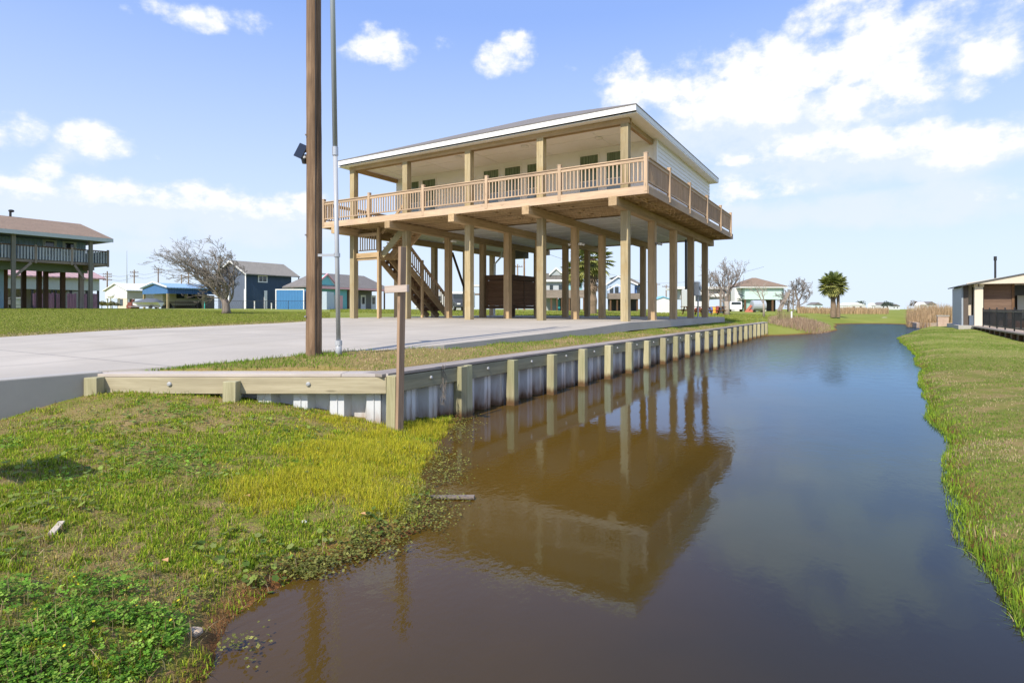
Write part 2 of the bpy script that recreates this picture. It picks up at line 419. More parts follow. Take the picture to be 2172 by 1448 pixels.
def np_mesh(name, verts, faces, mat, smooth=True):
    me = bpy.data.meshes.new(name); k = faces.shape[1]
    me.vertices.add(len(verts)); me.vertices.foreach_set('co', verts.astype(np.float32).ravel())
    me.loops.add(faces.size); me.loops.foreach_set('vertex_index', faces.astype(np.int32).ravel())
    me.polygons.add(len(faces)); me.polygons.foreach_set('loop_start', np.arange(0, faces.size, k, dtype=np.int32))
    me.polygons.foreach_set('use_smooth', np.full(len(faces), smooth))
    me.update(calc_edges=True); me.validate()
    me.materials.append(mat)
    o = bpy.data.objects.new(name, me); COL.objects.link(o); return o
def ground_mat():
    m, nt, bs = new_mat('turf_and_soil')
    v = mapped(nt); p = sep(nt, v)
    n1 = noise(nt, v, .35, 5, .6); n2 = noise(nt, v, 2.2, 5, .65); n3 = noise(nt, v, 22, 4, .7); n4 = noise(nt, v, 90, 2, .6)
    grass = ramp(nt, n2, [(.28,(.10,.135,.018)), (.5,(.18,.20,.032)), (.72,(.27,.25,.07))])
    dry = ramp(nt, n3, [(.3,(.18,.125,.05)), (.7,(.38,.285,.12))])
    far = ramp(nt, n1, [(.3,(.175,.215,.034)), (.7,(.25,.265,.058))])
    soil = ramp(nt, n3, [(.3,(.085,.055,.028)), (.7,(.26,.165,.085))])
    geo = nd(nt, 'ShaderNodeVectorMath', operation='LENGTH'); nt.links.new(v, geo.inputs[0])
    dist = geo.outputs['Value']
    near = mixc(nt, mrange(nt, n2, .44, .62, 0, .75), grass, dry)
    near = mixc(nt, mrange(nt, n3, .50, .62, 0, .85), near, soil)
    c = mixc(nt, mrange(nt, dist, 14, 26), near, far)
    # dead thatch in the strip between the slab and the capped wall, and along the drive's far edge
    strip = mth(nt, 'MULTIPLY', mrange(nt, p[0], -7.6, -5.9), mth(nt, 'LESS_THAN', p[0], -4.99))
    strip = mth(nt, 'MULTIPLY', strip, mrange(nt, p[1], 30, 36, 1, 0))
    c = mixc(nt, mth(nt, 'MULTIPLY', strip, mrange(nt, n2, .38, .56, 1, .25)), c, dry)
    edge = mth(nt, 'MULTIPLY', mrange(nt, p[0], -20.5, -18.4, 0, 1), mrange(nt, p[0], -17.3, -17.2, 1, 0))
    edge = mth(nt, 'MULTIPLY', edge, mrange(nt, p[1], 12, 17, 1, 0))
    c = mixc(nt, mth(nt, 'MULTIPLY', edge, .75), c, dry)
    # wet brown mud at the waterline
    z = p[2]
    zn = mth(nt, 'SUBTRACT', z, mth(nt, 'MULTIPLY', n2, .05))
    mud = ramp(nt, n3, [(.35,(.08,.038,.015)), (.7,(.27,.115,.038))])
    c = mixc(nt, mrange(nt, zn, WATER-.03, WATER+.085, 1, 0), c, mud)
    nt.links.new(c, bs.inputs['Base Color']); bs.inputs['Roughness'].default_value = .95; bs.inputs['Specular IOR Level'].default_value = .15
    h = mth(nt, 'ADD', n3, mth(nt, 'MULTIPLY', n4, .5))
    bump(nt, bs, h, .8, .03); return m
M['ground'] = ground_mat()
ground = np_mesh('ground', verts, faces, M['ground']); tag(ground, kind='structure')
ground['label'] = 'grassy ground around the canal, the driveway and the houses'
def water_mat():
    """turbid canal: a brown body (paler silt in the shallow near side) under a fresnel weighted mirror"""
    m, nt, bs = new_mat('brown_canal_water')
    v = mapped(nt); p = sep(nt, v); out_ = [n_ for n_ in nt.nodes if n_.type == 'OUTPUT_MATERIAL'][0]; nt.nodes.remove(bs)
    w1 = noise(nt, mapped(nt, (.9,.5,1)), 4.5, 3, .5); w2 = noise(nt, mapped(nt, (1.2,.8,1)), 18, 3, .55); big = noise(nt, v, .25, 2)
    amp = mth(nt, 'ADD', mrange(nt, p[1], 11, 42, .035, 6.0), mth(nt, 'MULTIPLY', mrange(nt, big, .35, .7, 0, .12), 1.0))
    h = mth(nt, 'MULTIPLY', mth(nt, 'ADD', w1, mth(nt, 'MULTIPLY', w2, .35)), amp)
    b = nd(nt, 'ShaderNodeBump'); b.inputs['Strength'].default_value = 1; b.inputs['Distance'].default_value = .03; nt.links.new(h, b.inputs['Height'])
    n = noise(nt, v, .7, 4)
    sh = mrange(nt, mth(nt, 'ADD', p[0], mth(nt, 'MULTIPLY', n, 1.2)), -2.0, .9, 1, 0)
    sh = mth(nt, 'MULTIPLY', sh, mrange(nt, p[1], 1.2, 5.2, .68, 1))
    c = mixc(nt, sh, (.028,.023,.009), (.098,.055,.0085))  # silt brown also spread sideways to paint the house's reflection into the colour
    df = nd(nt, 'ShaderNodeBsdfDiffuse'); nt.links.new(c, df.inputs['Color'])
    gl = nd(nt, 'ShaderNodeBsdfGlossy'); gl.inputs['Color'].default_value = (.46,.71,1,1); nt.links.new(mrange(nt, sh, 0, .7, .07, .018), gl.inputs['Roughness']); nt.links.new(b.outputs[0], gl.inputs['Normal'])  # mirror colour tinted blue to push the sky's reflection bluer
    fr = nd(nt, 'ShaderNodeFresnel'); fr.inputs['IOR'].default_value = 1.35; nt.links.new(b.outputs[0], fr.inputs['Normal'])
    mx = nd(nt, 'ShaderNodeMixShader'); nt.links.new(fr.outputs[0], mx.inputs[0]); nt.links.new(df.outputs[0], mx.inputs[1]); nt.links.new(gl.outputs[0], mx.inputs[2])
    nt.links.new(mx.outputs[0], out_.inputs['Surface']); return m
M['water'] = water_mat()
wb = MB(); wb.poly([(-7.6,-14,WATER),(14,-14,WATER),(14,76,WATER),(-7.6,76,WATER)])
water = wb.build('canal_water', M['water']); tag(water, kind='structure'); water['label'] = 'still brown canal water'
# ---------------- driveway and slab ----------------
def drive():
    pts = DRIVE; bm = bmesh.new()
    # dense polygon strip by cutting along b
    bs_ = sorted(set([-40,-20,0,3.3,3.85,5,6.2,7.4,9,11,12.9,14.4,15.2,16.2,16.6,20,25,29.6]))
    def xr(b):   # right edge
        return float(np.interp(b, [-40,3.3,3.85,7.4,29.6], [-7.78,-7.78,-7.36,-5.8,-5.8]))
    def xl(b): return float(np.interp(b, [-40,14.4,16.6,29.6], [-17.3,-17.3,-19.7,-19.7]))
    top, bot = [], []
    for b in bs_:
        z = float(zslab(b)); zb = z-.24
        row = []
        for k in range(5):
            x = xl(b) + (xr(b)-xl(b))*k/4
            row.append(x)
        top.append([(x,b,z) for x in row]); bot.append([(row[0],b,zb),(row[-1],b,zb)])
    t = MB(); sd = MB()
    for i in range(len(bs_)-1):
        for k in range(4): t.poly([top[i][k],top[i][k+1],top[i+1][k+1],top[i+1][k]])
        sd.poly([top[i][4],bot[i][1],bot[i+1][1],top[i+1][4]])
        sd.poly([top[i][0],top[i+1][0],bot[i+1][0],bot[i][0]])
    sd.poly([top[-1][0],top[-1][4],bot[-1][1],bot[-1][0]])
    bmx = t; o = bmx.build('driveway', M['slab']); tag(o, kind='structure'); o['label'] = 'pale concrete driveway and house slab'
    o2 = sd.build('slab_edge', M['slab_side'], o); 
drive()
# ---------------- camera, light, sky ----------------
cam = bpy.data.cameras.new('camera'); cam.sensor_width = 36; cam.lens = 36*FP/2172
cam.shift_y = -(724-CY)/2172; cam.clip_end = 9000; cam.clip_start = .05
co = bpy.data.objects.new('camera', cam); COL.objects.link(co); co.rotation_euler = (PI/2, 0, TH); co.location = (0,0,0)
sc.camera = co
EL = math.radians(44); trav = Vector((-.055,1,0)).normalized()
sd_ = Vector((trav.x*math.cos(EL), trav.y*math.cos(EL), -math.sin(EL)))
sun = bpy.data.lights.new('sun', 'SUN'); sun.energy = 4.5; sun.angle = math.radians(.6); sun.color = (1,.915,.79)
so = bpy.data.objects.new('sun', sun); COL.objects.link(so); so.rotation_euler = sd_.to_track_quat('-Z','Y').to_euler(); so.location = (0,-20,20)
w = bpy.data.worlds.new('World'); sc.world = w; w.use_nodes = True; nt = w.node_tree
bg = nt.nodes['Background']; out = nt.nodes['World Output']
sky = nd(nt, 'ShaderNodeTexSky', sky_type='NISHITA'); sky.sun_disc = False; sky.sun_elevation = EL
sv = -sd_; sky.sun_rotation = math.atan2(sv.x, sv.y); sky.air_density = 1.0; sky.dust_density = .6; sky.ozone_density = 1.6
bg.inputs['Strength'].default_value = .15
tc = nd(nt, 'ShaderNodeTexCoord'); d = sep(nt, tc.outputs['Generated'])
dr = mth(nt, 'ADD', mth(nt, 'MULTIPLY', d[0], CT), mth(nt, 'MULTIPLY', d[1], ST))
df = mth(nt, 'ADD', mth(nt, 'MULTIPLY', d[0], -ST), mth(nt, 'MULTIPLY', d[1], CT))
az = mth(nt, 'ARCTAN2', dr, df); el = mth(nt, 'ARCSINE', d[2])
CL = [(400,40,200,30,.5),(520,46,66,30,.8),(450,42,70,26,.7),(340,22,60,26,.5),(265,18,40,20,.5),(810,102,88,46,.88),(760,110,52,30,.7),(945,120,50,40,.45),(1068,118,74,44,.88),(1090,100,40,34,.75),(1215,150,30,22,.3),
      (1340,198,80,66,1.0),(1440,200,120,60,1.05),(1560,185,130,80,1.3),(1690,170,140,80,1.35),(1830,190,160,80,1.3),(1930,190,90,56,1.0),(2055,192,55,44,.8),(1640,215,300,60,1.1),(1800,235,120,50,.9),
      (1740,45,90,66,.85),(1830,40,110,60,.9),(1880,85,150,60,1.0),(1990,50,110,70,1.05),(2090,110,90,70,1.0),(2060,60,160,60,.7),(2130,50,70,50,.7),(1990,135,130,40,.7),
      (1760,308,180,36,1.15),(1900,300,160,42,1.2),(2060,300,140,46,1.25),(1570,340,70,20,.95),(1600,402,110,34,1.05),(1640,398,50,24,.9),(2080,335,110,26,.75),
      (25,280,75,55,1.0),(95,362,60,38,1.),(225,310,100,42,.95),(310,330,45,16,.5),(60,398,140,30,1.0),(210,405,140,36,1.05),(330,420,140,30,1.0),(450,418,130,36,1.05),(560,440,150,36,1.05),(640,438,90,30,.9),(150,385,90,16,.7),
      (2150,410,80,36,.8),(1800,385,26,10,.5)]
SOFT = [(1640,255,340,90,.95),(1850,340,420,62,.95),(1950,435,340,52,.85),(1620,455,250,36,.75),(1150,420,260,40,.3),(220,445,340,62,.95),(520,470,270,52,.95),(300,520,300,30,.5),(150,330,160,60,.2)]
def field(lst, flat):
    acc = None
    for px,py,rx,ry,st in lst:
        a0 = math.atan((px-CX)/FP); e0 = math.atan((CY-py)/FP*math.cos(a0)); ra = rx/FP*math.cos(a0)**2*1.05; re = ry/FP*math.cos(a0)*1.05
        da = mth(nt, 'DIVIDE', mth(nt, 'SUBTRACT', az, a0), ra)
        de = mth(nt, 'DIVIDE', mth(nt, 'SUBTRACT', el, e0), re)
        de = mth(nt, 'MAXIMUM', de, mth(nt, 'MULTIPLY', de, flat))
        q = mth(nt, 'ADD', mth(nt, 'MULTIPLY', da, da), mth(nt, 'MULTIPLY', de, de))
        val = mth(nt, 'SUBTRACT', st, mth(nt, 'MULTIPLY', q, .9))
        acc = val if acc is None else mth(nt, 'SMOOTH_MAX', acc, val, .15)
    return mth(nt, 'MAXIMUM', acc, -1.2)
acc = field(CL, -1.2); acc2 = field(SOFT, -1.0)
cv = nd(nt, 'ShaderNodeCombineXYZ'); nt.links.new(az, cv.inputs[0]); nt.links.new(mth(nt, 'MULTIPLY', el, 1.35), cv.inputs[1])
n1 = noise(nt, cv.outputs[0], 13, 7, .58); n0 = noise(nt, cv.outputs[0], 4.5, 3, .5); n2 = noise(nt, cv.outputs[0], 42, 4, .6)
dens = mth(nt, 'ADD', mth(nt, 'MULTIPLY', acc, .62), mth(nt, 'MULTIPLY', mth(nt, 'SUBTRACT', n1, .5), 2.35))
dens = mth(nt, 'ADD', dens, mth(nt, 'MULTIPLY', mth(nt, 'SUBTRACT', n2, .5), .40))
mask = mth(nt, 'MULTIPLY', mrange(nt, dens, .02, .66), .96)
mask2 = mth(nt, 'MULTIPLY', mrange(nt, mth(nt, 'ADD', acc2, mth(nt, 'MULTIPLY', mth(nt, 'SUBTRACT', n1, .5), 2.2)), -.15, .85), .84)
side = mth(nt, 'MULTIPLY', mrange(nt, mth(nt, 'ABSOLUTE', az), .75, 1.0), mrange(nt, n0, .52, .66))
mask = mth(nt, 'MAXIMUM', mask, mth(nt, 'MAXIMUM', mask2, side))
shade = mrange(nt, mth(nt, 'ADD', dens, mth(nt, 'MULTIPLY', mth(nt, 'SUBTRACT', n2, .5), 1.1)), .05, .75)
ccol = mixc(nt, shade, (4.3,4.75,5.6), (5.6,5.6,5.65))
hz = mth(nt, 'POWER', mrange(nt, el, 0, .47, 1, 0.0, False), 1.1)
skyc = mixc(nt, .62, sky.outputs['Color'], (1.85,2.9,6.2))
skyc = mixc(nt, hz, skyc, (4.2,4.85,5.6))
ccol2 = mixc(nt, mask, skyc, ccol)
nt.links.new(ccol2, bg.inputs['Color'])
sc.view_settings.view_transform = 'Standard'; sc.view_settings.look = 'None'; sc.view_settings.exposure = 0; sc.view_settings.gamma = 1

sc.view_settings.exposure = .36
cy = sc.cycles; cy.max_bounces = 6; cy.diffuse_bounces = 3; cy.glossy_bounces = 3; cy.transmission_bounces = 3; cy.caustics_reflective = False; cy.caustics_refractive = False
w.cycles.sampling_method = 'MANUAL'; w.cycles.sample_map_resolution = 512
# ---------------- main stilt house ----------------
COLA = [-6.36, -9.36, -12.38, -15.42, -18.36]
ROWB = [17.28, 19.96, 22.62, 25.3, 27.9]
PW = .125            # post half width
ZB0, ZB1 = 3.08, 3.355     # beams
DF, DR, DL, DK = 16.31, -5.35, -19.2, 29.05    # deck front / right / left / back
ZD = 3.60
M['greenx'] = wood('stringer_wood','x',(.20,.17,.09),(.32,.28,.16),(.42,.37,.23))
for ax_ in 'xy': M['louv_'+ax_] = wood('louvre_wood_'+ax_, ax_, (.13,.07,.04),(.22,.125,.07),(.30,.18,.105))
H = thing('stilt_house', 'new white house on tall tan timber posts with a wraparound deck above the slab', 'house', (-12.4, 23, -.38), world=True)
def HP(mb, name, mat, parent=None, **k): return mb.build(name, mat, parent or H, **k)
for i, a in enumerate(COLA):
    for j, b in enumerate(ROWB):
        if i in (1,2,3) and j == 4: pass
        p = MB(); p.box(a-PW, a+PW, b-PW, b+PW, -.39, ZB0)
        HP(p, 'post', M['post_z'] if j == 0 else M['tan_z'], bevel=.008)
    p = MB(); p.box(a-.13, a+.13, 16.17, 29.25, ZB0, ZB1); HP(p, 'beam', M['tan_y'], bevel=.006)
# joists, decking, rim boards
b = DF+.3
while b < DK-.1:
    p = MB(); p.box(DL+.05, DR-.05, b-.02, b+.02, ZB1, 3.56); HP(p, 'joist', M['tan_x']); b += .406
bb = DF+.3; k = 0
def block(*a_):
    q_ = MB(); q_.box(*a_); HP(q_, 'joist_block', M['tan_y'])
while bb < 19.5:
    for a in np.arange(DL+.9, DR-.3, 2.44): block(a-.02+.3*(k % 2), a+.02+.3*(k % 2), bb+.02, bb+.386, ZB1+.01, 3.555)
    bb += .406; k += 1
bb = DF+.3
while bb < DK-.5:
    block(-5.85+.12*(k % 2), -5.81+.12*(k % 2), bb+.02, bb+.386, ZB1+.01, 3.555); bb += .406; k += 1
p = MB()
for a in np.arange(DL, DR-.02, .1425): p.box(a, min(a+.137, DR), DF, 19.9, 3.562, ZD)
for a in np.arange(-6.2, DR-.02, .1425): p.box(a, min(a+.137, DR), 19.9, DK, 3.562, ZD)
for a in np.arange(DL, -18.5, .1425): p.box(a, min(a+.137, -18.45), 19.9, DK, 3.562, ZD)
p.box(-18.44, -6.21, 28.1, DK, 3.562, ZD)
HP(p, 'deck_boards', M['tan_y'])
for (x0,x1,y0,y1,mx) in ((DL-.02,DR+.02,DF-.045,DF-.0,'rail_x'),(DR+.0,DR+.045,DF+.0,DK,'rail_y'),(DL-.045,DL,DF,DK,'rail_y'),(DL-.02,DR+.02,DK,DK+.04,'rail_x')):
    p = MB(); p.box(x0,x1,y0,y1,3.352,3.585); HP(p, 'rim_board', M[mx], bevel=.004)
# railings
def rail_post(a, b, zt=4.55):
    p = MB(); p.box(a-.055, a+.055, b-.055, b+.055, 3.42, zt-.03); p.box(a-.06, a+.06, b-.06, b+.06, zt-.03, zt)
    return HP(p, 'rail_post', M['rail_z'], bevel=.006)
def rail_section(p0, p1, z0=None, z1=None, mat=None):
    """balusters, with the top rail and bottom rail as sub-parts; p0,p1 = (a,b)"""
    z0 = ZD if z0 is None else z0; z1 = z0 if z1 is None else z1
    d = math.hypot(p1[0]-p0[0], p1[1]-p0[1]); n = max(2, int(d/.125)); along = 'x' if abs(p1[0]-p0[0]) > abs(p1[1]-p0[1]) else 'y'
    bal = MB()
    for k in range(n):
        t = (k+.5)/n; a = p0[0]+(p1[0]-p0[0])*t; bb = p0[1]+(p1[1]-p0[1])*t; z = z0+(z1-z0)*t
        bal.box(a-.017, a+.017, bb-.017, bb+.017, z+.1, z+.745)
    o = HP(bal, 'railing_section', M['rail_z'])
    for nm, h0, h1, w_ in (('bottom_rail', .10, .14, .05), ('top_rail', .705, .80, .055)):
        q = MB()
        hh = (h0+h1)/2
        q.bar((p0[0],p0[1],z0+hh), (p1[0],p1[1],z1+hh), w_, h1-h0)
        HP(q, nm, M['rail_'+along], o)
    q = MB(); q.bar((p0[0],p0[1],z0+.815), (p1[0],p1[1],z1+.815), .11, .03); HP(q, 'cap_rail', M['rail_'+along], o)
    return o
fx = [at_b(px, DF)[0] for px in (687.5, 783.5, 898, 1032.5, 1187.5)] + [DR-.03]
for a in fx: rail_post(a, DF-.0)
for i in range(5): rail_section((fx[i]+.05, DF), (fx[i+1]-.05, DF))
ry = [DF]+[at_a(px, DR)[1] for px in (1418, 1461, 1498, 1527, 1548.5)]
for b in ry[1:]: rail_post(DR+.02, b)
for i in range(5): rail_section((DR, ry[i]+.05), (DR, ry[i+1]-.05))
for b in (18.9, 21.5, 24.1, 26.6, DK): rail_post(DL, b)
lb = [DF, 18.9, 21.5, 24.1, 26.6, DK]
for i in range(5): rail_section((DL, lb[i]+.05), (DL, lb[i+1]-.05))
# walls of the upper floor
WA0, WA1, WB0, WB1 = -18.4, -6.2, 19.9, 28.1
ZC = 5.97
wl = MB(); wl.box(WA0, WA1-.02, WB0, WB1, ZD, ZC); HP(wl, 'wall', M['wallpaint'])
sd = MB(); z = ZD-.02; k = 0
while z < ZC-.01:
    z1 = min(z+.155, ZC)
    sd.poly([(WA1+.022,WB0,z),(WA1+.022,WB1,z),(WA1+.004,WB1,z1),(WA1+.004,WB0,z1)])
    sd.poly([(WA1-.02,WB0,z),(WA1-.02,WB1,z),(WA1+.022,WB1,z),(WA1+.022,WB0,z)])
    z = z1
HP(sd, 'lap_siding', M['white'])
cb = MB(); cb.box(WA1-.0, WA1+.03, WB0-.012, WB0+.1, ZD, ZC); cb.box(WA1-.1, WA1+.03, WB0-.03, WB0-.0, ZD, ZC); HP(cb, 'corner_board', M['white'], bevel=.003)
sf = MB(); sf.box(-18.9, -5.86, 16.9, 28.45, ZC+.004, ZC+.03); HP(sf, 'porch_ceiling', M['soffit'])
bat = MB()
for a in np.arange(-17.6, -6.3, 2.44): bat.box(a-.03, a+.03, 17.5, WB0, ZC-.012, ZC+.003)
bat.box(-18.2, -6.3, 18.6, 18.66, ZC-.010, ZC+.0035); HP(bat, 'ceiling_batten', M['soffit'])
# upper posts and porch beams
for i, a in enumerate(COLA):
    p = MB(); p.box(a-PW, a+PW, 17.28-PW, 17.28+PW, ZD, 5.80); HP(p, 'porch_post', M['post_z'], bevel=.008)
p = MB(); p.box(-18.5, -6.2, 17.16, 17.24, 5.80, 6.02); p.box(-18.5, -6.2, 17.32, 17.40, 5.80, 6.02); HP(p, 'porch_beam', M['tan_x'], bevel=.005)
for a in (COLA[0], COLA[-1]):
    p = MB(); p.box(a-.06, a+.06, 17.42, WB0-.01, 5.80, 5.965); HP(p, 'porch_beam', M['tan_y'], bevel=.005)
# roof
E0, E1, F0, F1 = -18.78, -5.88, 16.83, 28.5
ZE = 6.03; pitch = math.tan(math.radians(22.2)); rise = (F1-F0)/2*pitch; rm = (F0+F1)/2; zt = ZE+.19
rf = MB(); hx = (F1-F0)/2
A0,A1,A2,A3 = (E0-.03,F0-.03,zt),(E1+.03,F0-.03,zt),(E1+.03,F1+.03,zt),(E0-.03,F1+.03,zt)
R0,R1 = (E0+hx,rm,zt+rise),(E1-hx,rm,zt+rise)
rf.poly([A0,A1,R1,R0]); rf.poly([A1,A2,R1]); rf.poly([A2,A3,R0,R1]); rf.poly([A3,A0,R0])
rf.box(E0-.03,E1+.03,F0-.03,F1+.03,zt-.03,zt-.002)
roof = HP(rf, 'roof', M['shingle'])
fc = MB(); fc.box(E0,E1,F0-.02,F0+.0,ZE-.01,zt-.032); fc.box(E1,E1+.02,F0-.02,F1+.02,ZE-.01,zt-.032); fc.box(E0-.02,E0,F0-.02,F1+.02,ZE-.01,zt-.032); fc.box(E0,E1,F1,F1+.02,ZE-.01,zt-.032)
HP(fc, 'fascia', M['white'])
# windows
M['lowpane'] = glass('lower_pane_sky_tint', (.22,.28,.31), .06)  # bluish colour paints the sky's reflection into the lower panes
wins = [(873.5,889,325),(897,924,330),(1026.5,1058,360),(1071.5,1104,348),(1119,1147,341),(1231,1269,328),(1287.5,1322,319)]
for (x0,x1,yt) in wins:
    a0 = at_b(x0, WB0)[0]; a1 = at_b(x1, WB0)[0]; D = at_b((x0+x1)/2, WB0)[2]
    zt_ = 5.74; zb_ = 3.72
    f = MB(); t = .06
    f.box(a0-t,a0,WB0-.03,WB0,zb_-t,zt_+t); f.box(a1,a1+t,WB0-.03,WB0,zb_-t,zt_+t); f.box(a0,a1,WB0-.03,WB0,zt_,zt_+t); f.box(a0,a1,WB0-.03,WB0,zb_-t,zb_)
    f.box(a0,a1,WB0-.026,WB0-.004,4.22,4.255); 
    fr = HP(f, 'window', M['white'])
    g = MB(); g.box(a0,a1,WB0-.012,WB0-.002,4.80,zt_); HP(g, 'pane', M['curtain'], fr)
    g = MB(); g.box(a0,a1,WB0-.012,WB0-.002,zb_,4.76); HP(g, 'pane', M['lowpane'], fr); g = MB(); g.box(a0,a1,WB0-.03,WB0-.002,4.762,4.798); HP(g, 'meeting_rail', M['white'], fr)
for (px,py) in ((1270,292),(1113,310),(972,332),(846,350)):
    D = 20.; 
    for _ in range(3): pass
    zc = ZC; Dq = FP*zc/(CY-py); a, b = wp(px, Dq)
    l = MB(); l.tube([(a,b,ZC-.0),(a,b,ZC-.03),(a,b,ZC-.07)],[.14,.15,.10],14); HP(l, 'ceiling_light', M['white'], smooth=False)
# soffit under the floor, with panel joints
us = MB(); us.box(-18.3, -6.25, 19.75, 28.3, 3.335, 3.352); HP(us, 'underfloor_soffit', col('underfloor_panel',(.60,.585,.56),.6,var=.04))
uj = MB()
for b in np.arange(21, 28.3, 1.22): uj.box(-18.3,-6.25,b-.035,b+.035,3.322,3.334)
for a in np.arange(-17.5,-6.4,2.44): uj.box(a-.035,a+.035,19.75,28.3,3.320,3.333)
HP(uj, 'soffit_batten', M['white'])
# stairs: landing, upper flight toward +a, lower flight toward +b
ZL = 2.34
ld = MB(); ld.box(-18.24,-16.94,17.30,17.345,ZL-.20,ZL); ld.box(-18.24,-16.94,17.36,18.6,ZL-.03,ZL+.01); ld.box(-16.99,-16.94,17.36,18.62,ZL-.22,ZL-.03); ld.box(-18.24,-17.0,18.57,18.62,ZL-.22,ZL-.03)
for b in (17.75,18.15): ld.box(-18.2,-17.0,b-.02,b+.02,ZL-.2,ZL-.035)
ld.box(-18.24,-16.94,17.352,17.40,ZL-.30,ZL-.20)
HP(ld, 'stair_landing', M['tan_x'], bevel=.004)
for (a,b,zt_) in ((-16.99,17.33,ZB1),(-16.99,18.66,3.2),(-16.93,20.0,2.2),(-18.2,18.66,3.2)):
    p = MB(); p.box(a-.05,a+.05,b-.05,b+.05,-.38,zt_); HP(p, 'stair_post', M['tan_z'], bevel=.004)
up0, up1 = (-16.92, ZL-.02), (-15.55, ZD-.1)
for b in (17.47,17.98,18.48):
    s = MB(); d = (up1[0]-up0[0], up1[1]-up0[1]); s.bar((up0[0],b,up0[1]-.10),(up1[0],b,up1[1]-.10),.045,.27,(0,0,1)); HP(s, 'stringer', M['greenx'] if b < 17.5 else M['tan_x'])
for k in range(6):
    t = (k+1)/7.; a = up0[0]+(up1[0]-up0[0])*t; z = up0[1]+(up1[1]-up0[1])*t+.05
    s = MB(); s.box(a-.14,a+.12,17.45,18.5,z-.02,z+.02); s.box(a+.10,a+.12,17.46,18.49,z,z+.17); HP(s, 'stair_tread', M['tan_y'])
lo0, lo1 = (18.66, ZL-.02), (21.95, -.36)
for a in (-16.97,-17.58,-18.2):
    s = MB(); s.bar((a,lo0[0],lo0[1]-.12),(a,lo1[0],lo1[1]-.0),.045,.28); HP(s, 'stringer', M['tan_y'])
for k in range(13):
    t = (k+1)/14.; b = lo0[0]+(lo1[0]-lo0[0])*t; z = lo0[1]+(lo1[1]-lo0[1])*t+.1
    s = MB(); s.box(-18.18,-16.99,b-.14,b+.13,z-.02,z+.02); s.box(-18.17,-17.0,b-.145,b-.125,z-.02,z+.17); HP(s, 'stair_tread', M['brown_x'])
rail_section((-18.2,17.42),(-16.99,17.42),ZL,ZL)
rail_section((-16.95,18.7),(-16.95,19.95),ZL+.02,ZL-1.02+.02); rail_section((-16.95,20.05),(-16.95,21.9),ZL-1.12,-.28)
p = MB(); p.box(-17.0,-16.9,21.85,21.95,-.38,.62); HP(p, 'stair_post', M['tan_z'])
s = MB(); s.bar((-16.9,17.44,ZL+.78),(-15.6,17.44,ZD+.7),.05,.1); HP(s, 'handrail', M['tan_x'])
br = MB(); br.bar((-18.36,24.1,2.95),(-18.36,25.3,.9),.05,.14); HP(br, 'brace', M['brown_y'])
# meter box, conduit, floodlights, drain pipe
mb_ = MB(); mb_.box(-6.24,-6.02,25.32,25.62,.58,1.18); mb_.tube([(-6.0,25.47,.9),(-5.96,25.47,.9)],.09,14); mt = HP(mb_, 'meter_box', M['galv'], bevel=.01)
c_ = MB(); c_.tube([(-6.1,25.5,-.38),(-6.1,25.5,.58)],.035,8); HP(c_, 'conduit', M['pvc'], mt)
c_ = MB(); c_.tube([(-6.53,25.16,.85),(-6.53,25.15,3.0)],.05,8); HP(c_, 'cable_duct', M['black'])
for (a,b,z,s_) in ((COLA[1],ROWB[1],2.47,1),(COLA[3],ROWB[1],2.95,1),(COLA[0]-.0,ROWB[1]-.02,2.3,0)):
    l = MB(); l.ball((a+PW+.03,b+.02,z),(.04,.06,.05),8,5); l.tube([(a+PW+.05,b-.02,z+.03),(a+PW+.16,b-.10,z-.02)],[.03,.055],8); l.tube([(a+PW+.05,b+.08,z+.03),(a+PW+.2,b+.14,z-.02)],[.03,.055],8)
    if s_: l.tube([(a-PW-.0,b-.02,z+.03),(a-PW-.1,b-.1,z-.02)],[.03,.055],8)
    HP(l, 'floodlight', M['white'] if s_ else M['galv'])
pp = MB(); pp.tube([(-17.6,27.75,3.3),(-17.62,27.72,3.0),(-18.05,27.72,2.6),(-18.1,27.72,-.35)],.055,8); HP(pp, 'drain_pipe', M['white'])
vb = MB(); vb.box(-17.0,-16.1,27.6,28.2,2.85,3.32); HP(vb, 'vent_housing', col('duct_grey',(.12,.11,.10)))
# ---------------- louvred shower enclosure under the house ----------------
S = thing('louvred_enclosure', 'brown louvred timber shower enclosure standing among the posts under the stilt house', 'enclosure', (-14.6,23.5,-.38), world=True)
EA0,EA1,EB0,EB1 = -15.25,-13.9,22.64,25.15
for (a,b) in ((EA1,EB0),(EA1,EB1),(EA0,EB1)):
    p = MB(); p.box(a-.05,a+.05,b-.05,b+.05,-.38,1.62); p.build('corner_post', M['brown_z'], S)
def louvre(p0, p1, split, open_):
    d = Vector((p1[0]-p0[0], p1[1]-p0[1], 0)); L = d.length; d /= L; nrm = Vector((d.y,-d.x,0))
    ax_ = 'x' if abs(d.x) > .5 else 'y'
    f = MB(); P = lambda t,z: (p0[0]+d.x*t, p0[1]+d.y*t, z)
    for (z0,z1) in ((1.36,1.60),(.02,.16)): f.bar(P(0,(z0+z1)/2),P(L,(z0+z1)/2),.06,z1-z0)
    st_ = [0.06, L-.06]+([L*split] if split else [])
    for t in st_: f.bar(P(t,.16),P(t,1.36),.055,.10,up=tuple(d))
    fr = f.build('louvre_frame', M['brown_'+ax_], S)
    sl = MB(); z = .22
    while z < 1.34:
        c0 = Vector(P(.1,z)); c1 = Vector(P(L-.1,z)); sl.bar(c0,c1,.105,.014,up=(nrm.x,nrm.y,.55)); z += .082
    sl.build('louvre_slats', M['louv_'+ax_], fr)
